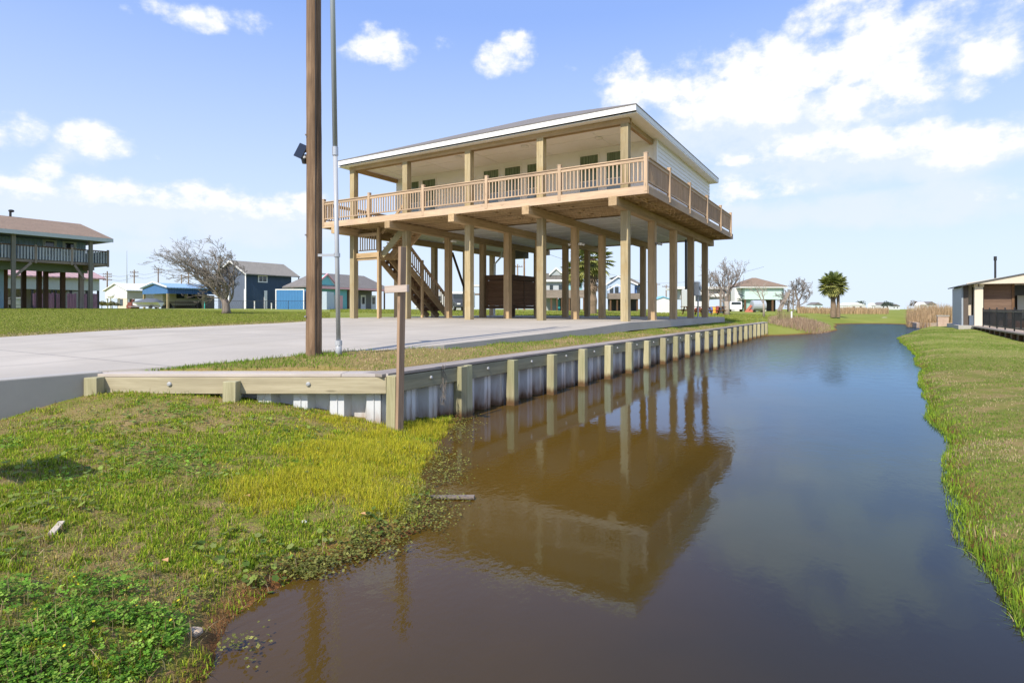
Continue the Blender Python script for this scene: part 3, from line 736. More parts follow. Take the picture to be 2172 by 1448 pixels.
louvre((EA0,EB0),(EA1-.05,EB0),0,0); louvre((EA1,EB0+.05),(EA1,EB1-.05),.5,1); louvre((EA0,EB0),(EA0,EB1),.5,1); louvre((EA0,EB1),(EA1,EB1),.5,0)
# ---------------- timber capped bulkhead ----------------
ZCAP = -.752
B = thing('bulkhead', 'timber capped vinyl sheet bulkhead with squared piles along the canal edge of the lot', 'bulkhead', (-4.9,5.0,-1.5), world=True)
def vinyl():
    m, nt, bs = new_mat('vinyl_sheet')
    v = mapped(nt); z = sep(nt, nd(nt,'ShaderNodeNewGeometry').outputs['Position'])[2]
    n = noise(nt, mapped(nt,(5,5,1.1)), 2.2, 4, .6); n2 = noise(nt, v, 3, 4)
    c = mixc(nt, n2, (.56,.585,.61), (.69,.71,.725))
    st = mth(nt, 'SUBTRACT', z, mth(nt,'MULTIPLY', n, .5))
    c = mixc(nt, mrange(nt, st, -1.80, -1.34, .9, 0), c, (.26,.14,.06))
    c = mixc(nt, mrange(nt, mth(nt,'SUBTRACT', z, mth(nt,'MULTIPLY',n,.22)), -1.60, -1.50, .85, 0), c, (.13,.062,.024))
    nt.links.new(c, bs.inputs['Base Color']); bs.inputs['Roughness'].default_value = .45
    return m
M['vinyl'] = vinyl()
C0 = Vector((-4.83, 4.98, 0)); U = Vector((CT, ST, 0)); V_ = Vector((0,1,0)); LL = 3.62
OUTL = Vector((ST,-CT,0)); OUTR = Vector((1,0,0))
def corr(origin, d, outv, L, zb0, zb1, name):
    """corrugated sheet pile wall: pitch .43 m, alternating pans"""
    mbx = MB(); pts = []; t = 0; dep = .15
    prof = [(0,dep),(.165,dep),(.215,0),(.375,0),(.43,dep)]
    k = 0
    while k*.43 < L:
        for (u,o_) in prof[:-1]:
            uu = min(k*.43+u, L); pts.append((uu, o_))
        k += 1
    pts.append((L, dep))
    for i in range(len(pts)-1):
        (u0,o0),(u1,o1) = pts[i], pts[i+1]
        p0 = origin + d*u0 - outv*(.15-o0); p1 = origin + d*u1 - outv*(.15-o1)
        mbx.add([(p0.x,p0.y,zb0),(p1.x,p1.y,zb0),(p1.x,p1.y,zb1),(p0.x,p0.y,zb1)], [(0,1,2,3)])
    # interlock ribs
    k = 0
    while k*.43+.1 < L:
        p = origin + d*(k*.43+.085) + outv*.004
        mbx.box(p.x-.006,p.x+.006,p.y-.006,p.y+.006,zb0,zb1); k += 1
    return mbx.build(name, M['vinyl'], B)
corr(C0, V_, OUTR, 31.4, -2.1, ZCAP-.04, 'sheet_pile_wall')
corr(C0 - U*LL, U, OUTL, LL, -1.7, ZCAP-.04, 'sheet_pile_wall')
# wales
q = MB(); p0 = C0 - U*LL + OUTL*.045; p1 = C0 + OUTL*.045 + U*.07; q.bar((p0.x,p0.y,ZCAP-.135),(p1.x,p1.y,ZCAP-.135),.09,.19); 
wale_l = wood('wale_near','x',(.26,.22,.14),(.42,.37,.25),(.53,.475,.335), rot=TH); q.build('wale', wale_l, B, bevel=.006)
q = MB(); q.box(C0.x+.002,C0.x+.09,C0.y+.02,C0.y+31.4,ZCAP-.235,ZCAP-.045)
q.build('wale', wood('wale_shaded_run','y',(.16,.15,.10),(.26,.25,.17),(.34,.33,.23)), B, bevel=.006)  # darker copy of the near wale, shade of this run painted in
# caps, in lengths
def capb(pa, pb, mat, zoff=0):
    q = MB(); q.bar((pa.x,pa.y,ZCAP-.018+zoff),(pb.x,pb.y,ZCAP-.018+zoff),.32,.036); return q.build('cap_board', mat, B, bevel=.004)
capm = wood('cap_pale','x',(.36,.31,.26),(.52,.46,.40),(.64,.58,.52), rot=TH); capg = wood('cap_grey','y',(.19,.165,.145),(.31,.275,.25),(.42,.38,.345)); capx = wood('cap_grey_near','x',(.24,.215,.20),(.38,.345,.32),(.48,.44,.42), rot=TH)
inl = OUTL*-.085
capb(C0-U*(LL-.22)+inl, C0-U*.46+inl, capm); capb(C0-U*.455+inl, C0+U*.09+inl, capx)
inr = Vector((-.065,0,0)); t = .0; s0 = C0+inr; k = 0
seg = [.02]+[2.6+4.88*i for i in range(6)]+[31.5]
for i in range(len(seg)-1): capb(s0+V_*(seg[i]-(.12 if i == 0 else 0)+.003), s0+V_*(seg[i+1]-.003), capg, .002)
# piles
def pile(x, y, zb, zt, rz=0, w_=.15):
    q = MB(); h = w_/2; c_, s_ = math.cos(rz), math.sin(rz)
    pts = [(x+c_*i-s_*j, y+s_*i+c_*j) for (i,j) in ((-h,-h),(h,-h),(h,h),(-h,h))]
    lx, ly = random.uniform(-.016,.016), random.uniform(-.012,.012); q.prism(pts,'z',zb,zt); n_ = len(q.v)//2; q.v = q.v[:n_]+[(vx+lx,vy+ly,vz) for vx,vy,vz in q.v[n_:]]; return q.build('pile', M['pile'], B, bevel=.008)
def bolt(p, outv, r=.023):
    q = MB(); q.tube([p, p+outv*.012, p+outv*.02], [r, r, r*.6], 12); return q.build('bolt', M['bolt'], B)
pile(-4.735, 6.40, -2.2, ZCAP-.035, 0, .135); pile(-4.735, 6.55, -2.2, ZCAP-.03, 0, .135)
for k in range(1, 23):
    b = 6.38+1.315*k; pile(-4.675+random.uniform(-.012,.012), b, -2.3, ZCAP-.03+random.uniform(-.02,.012), random.uniform(-.04,.04), .142+random.uniform(0,.012))
for k in range(0, 22):
    b = 5.72+1.315*k
    bolt(Vector((C0.x+.09, b+.05, ZCAP-.125)), OUTR)
for px,zt in ((201,ZCAP-.03),(491,ZCAP-.075)):
    a,b = wp(px,6.62); pile(a, b, -1.5, zt, TH+.0, .15)
pc = C0+OUTL*.075-U*.0+Vector((.06,.03,0)); pc = pc+U*.115; pile(pc.x-.03, pc.y+.0, -1.7, ZCAP-.02, 0, .14)
for px in (358,653):
    D = 6.66; a,b = wp(px,D); e = C0 + OUTL*.09; tt = (Vector((a,b,0))-e).dot(U); pnt = e+U*tt; bolt(Vector((pnt.x,pnt.y,ZCAP-.118)), OUTL, .026)
a,b = wp(488.5,6.53); 
# ---------------- concrete end wall of the drive ----------------
rw = MB(); rw.box(-7.775,-7.60,-14,3.26,-1.7,-.728)
W_ = tag(rw.build('retaining_wall', M['slab_side'], None, bevel=.015), 'grey concrete retaining wall at the edge of the driveway', 'wall')
rb = MB(); rb.ball((-7.62,3.5,-.93),(.18,.14,.15),10,7,.12); rb.ball((-7.72,3.36,-.82),(.10,.1,.07),9,6,.15)
tag(rb.build('broken_concrete', plain('broken_concrete',(.36,.30,.26),.9,var=.25,bmp=.6)), 'broken reddish concrete lump in the gap between grey wall and timber cap', 'rubble')
# ---------------- utility pole, conduit mast, solar light, stake ----------------
pa, pb = wp(666, 7.84); zg = float(Hgt([pa],[pb])[0])
P_ = thing('utility_pole', 'tall weathered brown wooden utility pole rising from the grass strip', 'utility pole', (pa,pb,zg), world=True)
q = MB(); zs = np.linspace(zg-.2, 7.4, 40)
q.tube([(pa+.006*math.sin(z*1.3),pb,z) for z in zs],[.106-.0022*(z-zg)+random.uniform(-.0015,.0015) for z in zs],28); q.build('pole_shaft', M['pole'], P_, smooth=True)
q = MB(); q.tube([(pa+.096,pb-.052,zg),(pa+.088,pb-.05,7.3)],.006,6); q.build('ground_wire', M['dark_metal'], P_)
q = MB()
for z in (1.0,2.35,-.1): q.tube([(pa-.03,pb-.108,z),(pa-.03,pb-.125,z)],.012,8)
q.build('nail_head', M['galv'], P_)
ca, cb_ = wp(718.5, 7.75); zg2 = float(Hgt([ca],[cb_])[0]); ta, tb = wp(705.5, 7.75)
Cn = thing('conduit_mast', 'slim grey metal conduit mast leaning slightly beside the wooden pole', 'conduit', (ca,cb_,zg2), world=True)
def cpt(py):   # along the leaning mast
    z = zat(py,7.75); t = (z-zg2)/(zat(0,7.75)-zg2); return Vector((ca+(ta-ca)*t, cb_+(tb-cb_)*t, z))
topz = cpt(-560)
q = MB(); q.tube([cpt(760),cpt(725)],[.041,.041],14); q.tube([cpt(727),cpt(320)],.030,14); q.build('lower_pipe', M['pvc'], Cn, smooth=True)
q = MB(); q.tube([cpt(325),topz],.0335,14); q.build('upper_pipe', plain('steel_pipe',(.36,.40,.44),.35,.3,.06,4,.01), Cn, smooth=True)
q = MB(); q.tube([cpt(330),cpt(312)],.040,14); q.build('coupling', M['galv'], Cn)
q = MB(); q.tube([cpt(732),cpt(722)],.047,14); q.build('base_collar', M['pvc'], Cn)
c5 = cpt(541); q = MB(); q.bar((pa+.09,pb-.02,c5.z),(c5.x-.02,c5.y,c5.z),.02,.035); q.tube([(c5.x,c5.y,c5.z-.025),(c5.x,c5.y,c5.z+.025)],.042,12); q.build('standoff_bracket', M['galv'], Cn)
sa, sb_ = wp(640, 7.83); sz = zat(322,7.83)
SL = thing('solar_light', 'small black solar security light bolted to the left of the wooden utility pole', 'light', (sa,sb_,sz), world=True)
Rv = Vector((CT,ST,0)); Fv = Vector((-ST,CT,0)); base = Vector((pa,pb,sz))-Rv*.10
q = MB(); c0 = base-Rv*.035+Vector((0,0,.10)); c1 = base-Rv*.125+Vector((0,0,-.075))
q.bar(c0,c1,.17,.018,up=tuple(Rv+Vector((0,0,.6)))); q.build('solar_panel', glass('solar_cell',(.012,.014,.02),.15), SL, bevel=.003)
q = MB(); q.bar(base+Vector((0,0,.02)),base-Rv*.07+Vector((0,0,.02)),.02,.05); q.bar(base+Vector((0,0,-.05)),base-Rv*.05+Vector((0,0,-.06)),.03,.03); q.build('bracket', M['black'], SL)
q = MB(); q.ball(base-Rv*.035+Vector((0,0,-.075)),(.035,.035,.035),12,8); q.build('sensor_dome', M['white'], SL, smooth=True)
q = MB(); q.tube([base-Rv*.03+Vector((0,0,-.10)),base-Rv*.03+Vector((0,0,-.16))],[.045,.03],12); q.build('lamp_head', M['black'], SL)
xa, xb = wp(849, 6.6); zt1, zt0 = zat(524,6.6), -1.42
St = thing('stake_post', 'thin grey wooden stake with a short crossboard standing at the bulkhead corner', 'stake', (xa,xb,zt0), world=True)
q = MB(); q.add([(xa-.02-.012,xb-.05,zt0),(xa+.02-.012,xb-.05,zt0),(xa+.02-.012,xb+.045,zt0),(xa-.02-.012,xb+.045,zt0),(xa-.02+.035,xb-.05,zt1),(xa+.02+.035,xb-.05,zt1),(xa+.02+.035,xb+.045,zt1),(xa-.02+.035,xb+.045,zt1)],
   [(0,3,2,1),(4,5,6,7),(0,1,5,4),(1,2,6,5),(2,3,7,6),(3,0,4,7)]); q.build('stake', M['stake'], St, bevel=.003)
zc = zat(613,6.55); q = MB(); q.bar((xa-.155,xb-.075,zc-.004),(xa+.185,xb-.075,zc+.004),.04,.082); q.build('crossboard', wood('crossboard_wood','x',(.36,.28,.22),(.55,.46,.40),(.66,.58,.53)), St, bevel=.003)
# ---------------- right bank: pavilion, patio, fence ----------------
def bx(name, mat, par, *a, **k):
    q = MB(); q.box(*a); return q.build(name, mat, par, **k)
def gz(a, b): return float(Hgt([a],[b])[0])
def window_on(par, axis, c, u0, u1, z0, z1, trim, pane=None, t=.09, proud=.05, name='window', bars=0):
    """framed window on a wall: axis 'x' faces +a, 'y' faces -b"""
    f = MB()
    def B_(m, ua, ub, za, zb, d0, d1):
        if axis == 'x': m.box(c+d0, c+d1, ua, ub, za, zb)
        else: m.box(ua, ub, c-d1, c-d0, za, zb)
    B_(f,u0-t,u0,z0-t,z1+t,0,proud); B_(f,u1,u1+t,z0-t,z1+t,0,proud); B_(f,u0,u1,z1,z1+t,0,proud); B_(f,u0,u1,z0-t,z0,0,proud)
    for k in range(bars):
        uc = u0+(u1-u0)*(k+1)/(bars+1); B_(f,uc-.03,uc+.03,z0,z1,0,proud*.8)
    o = f.build(name, trim, par); g = MB(); B_(g,u0,u1,z0,z1,.003,proud*.5); g.build('pane', pane or M['glass'], o); return o
def gable_roof(par, mat, x0, x1, y0, y1, ze, zr, along='y', name='roof', th=.12):
    q = MB()
    if along == 'y':
        xm = (x0+x1)/2
        q.prism([(x0,ze),(xm,zr),(x1,ze),(x1,ze-th),(xm,zr-th),(x0,ze-th)],'y',y0,y1)
    else:
        ym = (y0+y1)/2
        q.prism([(y0,ze),(ym,zr),(y1,ze),(y1,ze-th),(ym,zr-th),(y0,ze-th)],'x',x0,x1)
    return q.build(name, mat, par)
def hip_roof(par, mat, x0, x1, y0, y1, ze, zr, along='y', name='roof', th=.15):
    q = MB(); xm, ym = (x0+x1)/2, (y0+y1)/2; h = min(x1-x0, y1-y0)/2
    if along == 'y': r0, r1 = (xm,y0+h,zr), (xm,y1-h+.01,zr)
    else: r0, r1 = (x0+h,ym,zr), (x1-h+.01,ym,zr)
    A = [(x0,y0,ze),(x1,y0,ze),(x1,y1,ze),(x0,y1,ze)]
    if along == 'y':
        q.poly([A[0],A[1],r0]); q.poly([A[1],A[2],r1,r0]); q.poly([A[2],A[3],r1]); q.poly([A[3],A[0],r0,r1])
    else:
        q.poly([A[0],A[1],r1,r0]); q.poly([A[1],A[2],r1]); q.poly([A[2],A[3],r0,r1]); q.poly([A[3],A[0],r0])
    q.box(x0+.01,x1-.01,y0+.01,y1-.01,ze-th,ze-.004)
    return q.build(name, mat, par)
cream = col('cream_paint',(.62,.55,.44),.6,var=.05)
PV = thing('pavilion', 'low cream gabled pavilion with brown timber wall and grey metal side on the right bank', 'pavilion', (7,46,-1.0), world=True)
bx('side_wall', ribbed('grey_ribbed_metal',(.30,.34,.38),.25,1), PV, 5.16,5.24,44.35,48.6,-1.05,1.36)
bx('back_wall', col('dark_timber',(.09,.07,.055)), PV, 5.25,12,48.5,48.6,-1.05,1.5)
bx('floor_slab', M['slab_side'], PV, 4.9,12.5,43.4,49,-1.3,-.98)
c0 = at_b(2067,44.0)[0]; c1 = at_b(2085.5,44.0)[0]
q = MB(); q.box(c0,c1,44.0,44.45,-1.0,1.33); q.box(c0-.04,c0+.17,43.96,44.48,1.33,1.50); q.box(c1-.19,c1+.04,43.96,44.48,1.33,1.50); q.build('column', cream, PV, bevel=.01)
i0 = at_b(2054,44.4)[0]
bx('inner_panel', cream, PV, i0,c0-.02,44.9,45.0,-1,1.5)
bx('dark_return', col('dark_timber',(.09,.07,.055)), PV, 5.25,i0-.0,44.4,44.55,-1,1.5)
b0 = at_b(2087,44.6)[0]; b1 = at_b(2146,44.6)[0]
bx('plank_wall', wood('pavilion_planks','x',(.07,.045,.03),(.13,.085,.06),(.19,.13,.09)), PV, b0,b1,44.6,44.75,-1.0,1.48)
bx('door_post', M['brown_z'], PV, b1,b1+.12,44.55,44.7,-1,1.5)
for k in range(9): pass
q = MB(); xa_ = at_b(2050,43.7)[0]
pts = [(xa_,1.50),(12.5,1.50),(12.5,2.30),(10.2,2.48),(xa_,1.56)]
q.prism(pts,'y',43.66,43.78); q.build('gable_fascia', cream, PV)
q = MB(); q.prism([(4.95,1.42),(5.3,1.50),(10.2,2.56),(10.2,2.49),(5.3,1.425),(4.95,1.36)],'y',43.6,49.0); q.prism([(10.2,2.56),(12.9,2.0),(12.9,1.93),(10.2,2.49)],'y',43.6,49.0); q.build('roof', col('dark_roof',(.07,.075,.08)), PV)
bx('soffit', cream, PV, 5.4,12,43.8,48.4,1.50,1.53)
va,vb = at_b(2111,46)[:2]
q = MB(); q.tube([(va,46,1.7),(va,46,zat(568,45))],.055,8); q.tube([(va,46,zat(574,45)),(va,46,zat(567,45))],.08,8); q.build('vent_pipe', M['dark_metal'], PV)
x2 = at_b(2158,48.3)[0]
bx('daylight_panel', M['white'], PV, x2, x2+1.6, 48.30,48.40,-.6,.9)  # white panel stands in for bright outdoors seen through the opening
bx('dark_screen', M['black'], PV, b1+.15, 11, 47.0,47.06,.85,1.48)
q = MB(); gb = at_b(2062,44.7)[0]; q.box(gb-.2,gb+.2,44.25,44.65,-.98,-.45); q.box(gb-.22,gb+.22,44.23,44.67,-.45,-.38); tag(q.build('storage_bin', col('bin_blue_grey',(.10,.13,.18)), None, bevel=.03), 'small blue grey bin beside the cream column of the pavilion', 'bin')
# patio on a timber bulkhead
PT = thing('patio_deck', 'timber edged patio terrace with short dark piles along the right bank lawn', 'terrace', (5.6,37,-1.4), world=True)
bx('paving', plain('tan_paving',(.42,.33,.25),.85,var=.2,scale=3), PT, 5.75,12,22,43.4,-1.3,-1.0)
bx('edge_timber', M['grey_y'], PT, 5.50,5.76,22,43.3,-1.06,-.985, bevel=.01)
bx('wale_board', wood('dark_wale','y',(.10,.075,.05),(.18,.14,.10),(.25,.20,.14)), PT, 5.64,5.74,22,43.2,-1.36,-1.06)
b = 22.5
while b < 43.2:
    q = MB(); q.box(5.5,5.63,b-.07,b+.07,-1.5,-1.065); q.build('pile', M['brown_z'], PT); b += 1.25
FN = thing('iron_fence', 'black iron picket fence along the edge of the patio terrace', 'fence', (5.9,34,-1.0), world=True)
b = 22.3; 
while b < 44:
    q = MB(); q.box(5.875,5.925,b-.025,b+.025,-1.0,.02); q.ball((5.9,b,.04),.035,8,5); q.build('fence_post', M['black'], FN)
    if b+2.0 < 44:
        q = MB()
        for z in (-.88,-.12): q.box(5.885,5.915,b+.025,b+1.975,z-.018,z+.018)
        for k in range(1,18): q.box(5.893,5.907,b+k*.111-.007,b+k*.111+.007,-.92,-.02)
        q.build('fence_panel', M['black'], FN)
    b += 2.0
# mesh-dark seating and planter seen through the fence
pl = MB(); a0 = 7.35; pl.box(a0,9.6,36.2,37.4,-1.0,-.62); pl.box(a0-.04,9.64,36.16,37.44,-.62,-.55)
tag(pl.build('brick_planter', brick('planter_brick',(.36,.20,.14),(.45,.28,.20),(.5,.45,.4)), None), 'long low brick planter on the patio behind the iron fence', 'planter')
def chair(a,b,rz,label):
    t = thing('patio_chair', label, 'chair', (a,b,-1.0), rz, 'dark patio chairs behind the iron fence')
    q = MB(); q.box(-.25,.25,-.25,.25,.40,.45); q.build('seat', M['black'], t)
    q = MB(); q.box(-.25,.25,.22,.26,.45,.95); q.build('backrest', M['black'], t)
    for sx in (-.22,.22):
        for sy in (-.22,.22):
            q = MB(); q.box(sx-.02,sx+.02,sy-.02,sy+.02,0,.40); q.build('leg', M['black'], t)
    return t
chair(6.6,40.6,.4,'dark patio chair nearest the brown plank wall'); chair(6.9,38.6,2.2,'dark patio chair turned away in the middle of the terrace'); chair(7.6,39.6,-1.2,'dark patio chair nearest the brick planter end')
fp = MB(); fp.tube([(7.2,41.5,-1.0),(7.2,41.5,-.7),(7.2,41.5,-.62)],[.4,.45,.3],12); tag(fp.build('fire_pit', col('rust',(.14,.06,.03)), None), 'round rusty fire pit on the terrace behind the fence', 'fire pit')
# brick pillar and stone edge
pa_,pb_ = wp(1999.5, 43); 
q = MB(); q.box(pa_-.33,pa_+.33,pb_-.33,pb_+.33,gz(pa_,pb_)-.1,-.52); PB = tag(q.build('brick_pillar', brick('pillar_brick',(.42,.27,.20),(.55,.40,.32),(.55,.50,.45),5), None), 'short square brick pillar on the far right bank near the reeds', 'pillar')
q = MB(); q.box(pa_-.38,pa_+.38,pb_-.38,pb_+.38,-.52,-.46); q.build('cap', M['slab_side'], PB, off=(0,0,0))
e0 = wp(1950, 46); e1 = wp(2058, 42.5)
q = MB(); q.bar((e0[0],e0[1],-1.30),(e1[0],e1[1],-1.22),.35,.42); q.bar((e0[0],e0[1],-1.32),(e0[0]-.3,e0[1]+5,-1.3),.35,.42); tag(q.build('stone_edging', plain('edging_stone',(.42,.33,.26),.9,var=.3,scale=3,bmp=.5), None), 'low tan stone edging at the corner of the far right bank', 'edging')
# culvert pipes and rocks at the end of the canal
for px,lab in ((1836,'left one of two dark culvert pipes in the bank closing the canal'),(1855,'right one of two dark culvert pipes in the bank closing the canal')):
    a,b = wp(px,63.5); q = MB(); n = 16
    for k in range(n):
        t0, t1 = 2*PI*k/n, 2*PI*(k+1)/n
        def rg(r,t,y): return (a+r*math.cos(t), y, -1.42+r*math.sin(t))
        y0, y1 = b-1.0, b+3
        q.poly([rg(.30,t0,y0),rg(.30,t1,y0),rg(.30,t1,y1),rg(.30,t0,y1)]); q.poly([rg(.24,t0,y0),rg(.24,t0,y1),rg(.24,t1,y1),rg(.24,t1,y0)]); q.poly([rg(.24,t0,y0),rg(.24,t1,y0),rg(.30,t1,y0),rg(.30,t0,y0)])
    q.poly([(a+.24*math.cos(2*PI*k/n),b+1.5,-1.42+.24*math.sin(2*PI*k/n)) for k in range(n)])
    tag(q.build('culvert_pipe', col('culvert_dark',(.10,.095,.085),.8), None), lab, 'pipe', 'culvert pipes at the end of the canal')
rockm = plain('pale_rock',(.45,.40,.33),.9,var=.3,bmp=.6)
for px,py,D,r,lab in ((1875,678,64,.55,'pale rock on the culvert bank, largest of the heap'),(1890,681,63.8,.38,'pale rock on the culvert bank right of the largest one'),(1864,682,63.6,.28,'small pale rock just right of the culvert pipes'),(1846,681,63.7,.24,'small pale rock between the two culvert pipes'),(1905,683,63.6,.26,'small pale rock at the right end of the culvert bank')):
    a,b = wp(px,D); q = MB(); q.ball((a,b,zat(py,D)),(r,r*.8,r*.5),9,6,.14); tag(q.build('rock', rockm, None), lab, 'rock', 'pale rocks on the culvert bank')
for px,py,D,r,lab in ((1707,705,36,.12,'white round buoy at the water edge below the dry weeds'),(1734,704,37.5,.07,'tiny white float at the water edge right of the buoy')):
    a,b = wp(px,D); q = MB(); q.ball((a,b,zat(py,D)),r,10,7); tag(q.build('float', M['white'], None), lab, 'float')
a,b = wp(1679,40); q = MB(); q.tube([(a,b,-.9),(a,b,zat(660,40))],.055,8); tag(q.build('marker_stake', M['white'], None), 'white marker stake standing in the grass beyond the bulkhead', 'stake')
# ---------------- houses and things beyond the stilt house and canal ----------------
def frame(px, D, y_away=True):
    a,b = wp(px,D); return a,b
# mint house on piers, hip roof
a,b = wp(1580,100); k = 100/FP
MH = thing('mint_house', 'small mint green house on piers with a brown hip roof', 'house', (a,b,gz(a,b)), TH)
def L(name, mat, par, x0,x1,y0,y1,z0,z1, **kw):
    q = MB(); q.box(x0,x1,y0,y1,z0,z1); return q.build(name, mat, par, off=(0,0,0), **kw)
mint = col('mint_siding',(.55,.71,.66),.6,var=.05); zb = 0  # siding colour muted to stand for distance haze
w_ = 6.5
L('wall', mint, MH, 0,w_,0,7,2.05,4.05); L('side_wall', col('mint_siding_shaded',(.30,.50,.45)), MH, w_-.02,w_+.5,.5,7,2.0,4.0)  # side wall repeats the siding darker, painting its shaded side
L('fascia', M['white'], MH, -1.1,w_+.7,-.5,7.5,4.05,4.32)
q = MB(); x0,x1,y0,y1,ze,zr = -1.2,w_+.8,-.6,7.6,4.322,6.0; hx_ = 3.2
q.poly([(x0,y0,ze),(x1,y0,ze),(x1-hx_-.7,3.5,zr),(x0+hx_+.7,3.5,zr)]); q.poly([(x1,y0,ze),(x1,y1,ze),(x1-hx_-.7,3.5,zr)]); q.poly([(x1,y1,ze),(x0,y1,ze),(x0+hx_+.7,3.5,zr),(x1-hx_-.7,3.5,zr)]); q.poly([(x0,y1,ze),(x0,y0,ze),(x0+hx_+.7,3.5,zr)]); q.poly([(x0,y0,ze),(x0,y1,ze),(x1,y1,ze),(x1,y0,ze)])
q.build('roof', M['shingle_brown'], MH, off=(0,0,0))
for x in (.1,w_*.5,w_-.1,w_*.75):
    for y in (.2,3.5): L('pier', M['brown_z'], MH, x-.13,x+.13,y-.13,y+.13,-.3,2.05)
L('lower_room', col('mint_lower',(.36,.55,.49)), MH, .3,2.6,.6,4,-.3,2.0); L('lower_room', M['white'], MH, 3.4,4.4,1.6,4,-.3,2.0); L('lower_room', col('void_shade_paint',(.05,.045,.04)), MH, 4.5,w_+.2,3.0,4,-.3,2.0)  # last, near-black block paints the shade between the piers
L('porch_wall', M['white'], MH, -1.3,-.05,1.2,3,-.3,4.05)
q = MB(); q.bar((-1.0,.4,3.0),(2.2,.2,1.9),.08,.12); q.bar((-1.0,.4,2.2),(-.2,.4,2.2),1.0,.1); q.build('porch_stair', M['dark_metal'], MH, off=(0,0,0))
# grey tank, red frame, ladder-like slide
a,b = wp(1606,88); g_ = gz(a,b)
TK = thing('storage_tank', 'large grey cylindrical tank lying on its stand before the mint house', 'tank', (a,b,g_), TH)
q = MB(); q.tube([(-.85,0,1.0),(-.8,0,1.0),(1.1,0,1.0),(1.15,0,1.0)],[.6,.82,.82,.6],18); q.build('drum', col('tank_grey',(.38,.42,.46),.4), TK, off=(0,0,0))
for x in (-.5,.8): L('leg', M['dark_metal'], TK, x-.1,x+.1,-.5,.5,-.1,.35)
a,b = wp(1590,88); q = MB(); q.bar((a-.55,b,g_-.05),(a+.25,b,g_+1.05),.2,.35); q.bar((a-.4,b+.2,g_+.5),(a+.5,b+.2,g_+.2),.2,.3); q.box(a-.6,a+.5,b-.2,b+.4,g_-.1,g_+.25); tag(q.build('orange_ramp', col('orange_red',(.50,.16,.11)), None), 'orange red steel ramp leaning at the left end of the grey tank', 'ramp')
a,b = wp(1660,92); g_ = gz(a,b)
SLD = thing('play_slide', 'grey slanted slide beside the right end of the mint house', 'slide', (a,b,g_), TH)
q = MB(); q.bar((-.6,0,.1),(.9,0,3.1),.9,.3); q.build('chute', M['grey_z'], SLD, off=(0,0,0)); q = MB(); q.box(.8,1.7,-.3,.6,2.6,2.75); q.box(.85,1.0,-.3,-.15,0,3.6); q.box(1.5,1.65,-.3,-.15,0,3.6); q.build('platform', M['grey_z'], SLD, off=(0,0,0))
# structures behind the right-hand posts (px 1430..1580)
a,b = wp(1440,105); WS = thing('white_canopy_house', 'white flat roofed stilt building seen past the right end of the slab', 'building', (a,b,gz(a,b)), TH); k=105/FP
def P(px, ref, D): return (px-ref)*D/FP
L('roof', M['white'], WS, P(1436,1440,105),P(1552,1440,105),0,8,4.0,4.45)
L('upper_wall', col('grey_wall',(.42,.44,.46)), WS, P(1446,1440,105),P(1540,1440,105),1,8,2.2,4.0); L('band', M['white'], WS, P(1490,1440,105),P(1545,1440,105),.6,.9,2.6,3.2)
for px in (1448,1470,1503,1530,1548): L('pier', M['grey_z'], WS, P(px,1440,105)-.15,P(px,1440,105)+.15,.2,.5,-.3,4.0)
L('lower_wall', col('pale_wall',(.55,.52,.48)), WS, P(1470,1440,105),P(1500,1440,105),4,7,-.3,2.2)
a,b = wp(1555,118); GB = thing('grey_barn', 'dark grey gabled barn between the bare tree and the mint house', 'barn', (a,b,gz(a,b)), TH)
L('wall', col('barn_grey',(.19,.22,.25)), GB, 0,3.4,0,6,-.2,4.2)
q = MB(); q.prism([(-.2,4.2),(1.7,5.0),(3.6,4.2)],'y',-.2,6.2); q.build('roof', M['shingle'], GB, off=(0,0,0))
L('door', M['dark_metal'], GB, .6,2.6,-.04,0,-.2,2.6)
# vehicles
def car(label, a, b, rz, colr, kind='suv', L_=4.4, W=1.8, Hh=1.65, group=None):
    t = thing('parked_car' if kind != 'truck' else 'pickup_truck', label, 'car' if kind != 'truck' else 'pickup truck', (a,b,gz(a,b)), rz, group)
    h = Hh
    if kind == 'truck': prof = [(-L_/2,.35),(-L_/2,.95),(-.2,.98),(0,h),(1.15,h),(1.6,1.05),(L_/2-.05,.95),(L_/2,.4)]
    else: prof = [(-L_/2,.35),(-L_/2+.05,.95),(-L_/2+.35,h-.05),(-.9,h),(.5,h-.02),(1.15,1.02),(L_/2-.1,.88),(L_/2,.38)]
    q = MB(); q.prism(prof,'y',-W/2,W/2); q.build('body', colr, t, bevel=.06, off=(0,0,0))
    if kind == 'truck': wp_ = [(.02,1.05),(.14,h-.1),(1.08,h-.1),(1.45,1.05)]
    else: wp_ = [(-L_/2+.4,1.0),(-L_/2+.5,h-.16),(.42,h-.14),(.95,1.02)]
    q = MB(); q.prism(wp_,'y',-W/2-.012,W/2+.012); q.build('side_window', M['glass'], t, off=(0,0,0))
    q = MB(); x = L_/2
    q.prism([(-W/2+.12,1.03),(-W/2+.2,h-.1),(W/2-.2,h-.1),(W/2-.12,1.03)],'x',(.0 if kind == 'truck' else -L_/2+.1),(1.40 if kind == 'truck' else .95)); q.build('windscreen', M['glass'], t, off=(0,0,0))
    for sx in (-L_/2+.8, L_/2-.8):
        for sy in (-1,1):
            q = MB(); q.tube([(sx,sy*(W/2-.2),.34),(sx,sy*(W/2+.01),.34)],.34,14); wv = q.build('wheel', M['rubber'], t, off=(0,0,0))
            q = MB(); q.tube([(sx,sy*(W/2-.0),.34),(sx,sy*(W/2+.02),.34)],.19,10); q.build('rim', M['galv'], wv, off=(0,0,0))
    for sy in (-.6,.6):
        q = MB(); q.box(L_/2-.04,L_/2+.02,sy-.18,sy+.18,.66,.82); q.build('headlight', M['white'], t, off=(0,0,0))
    return t
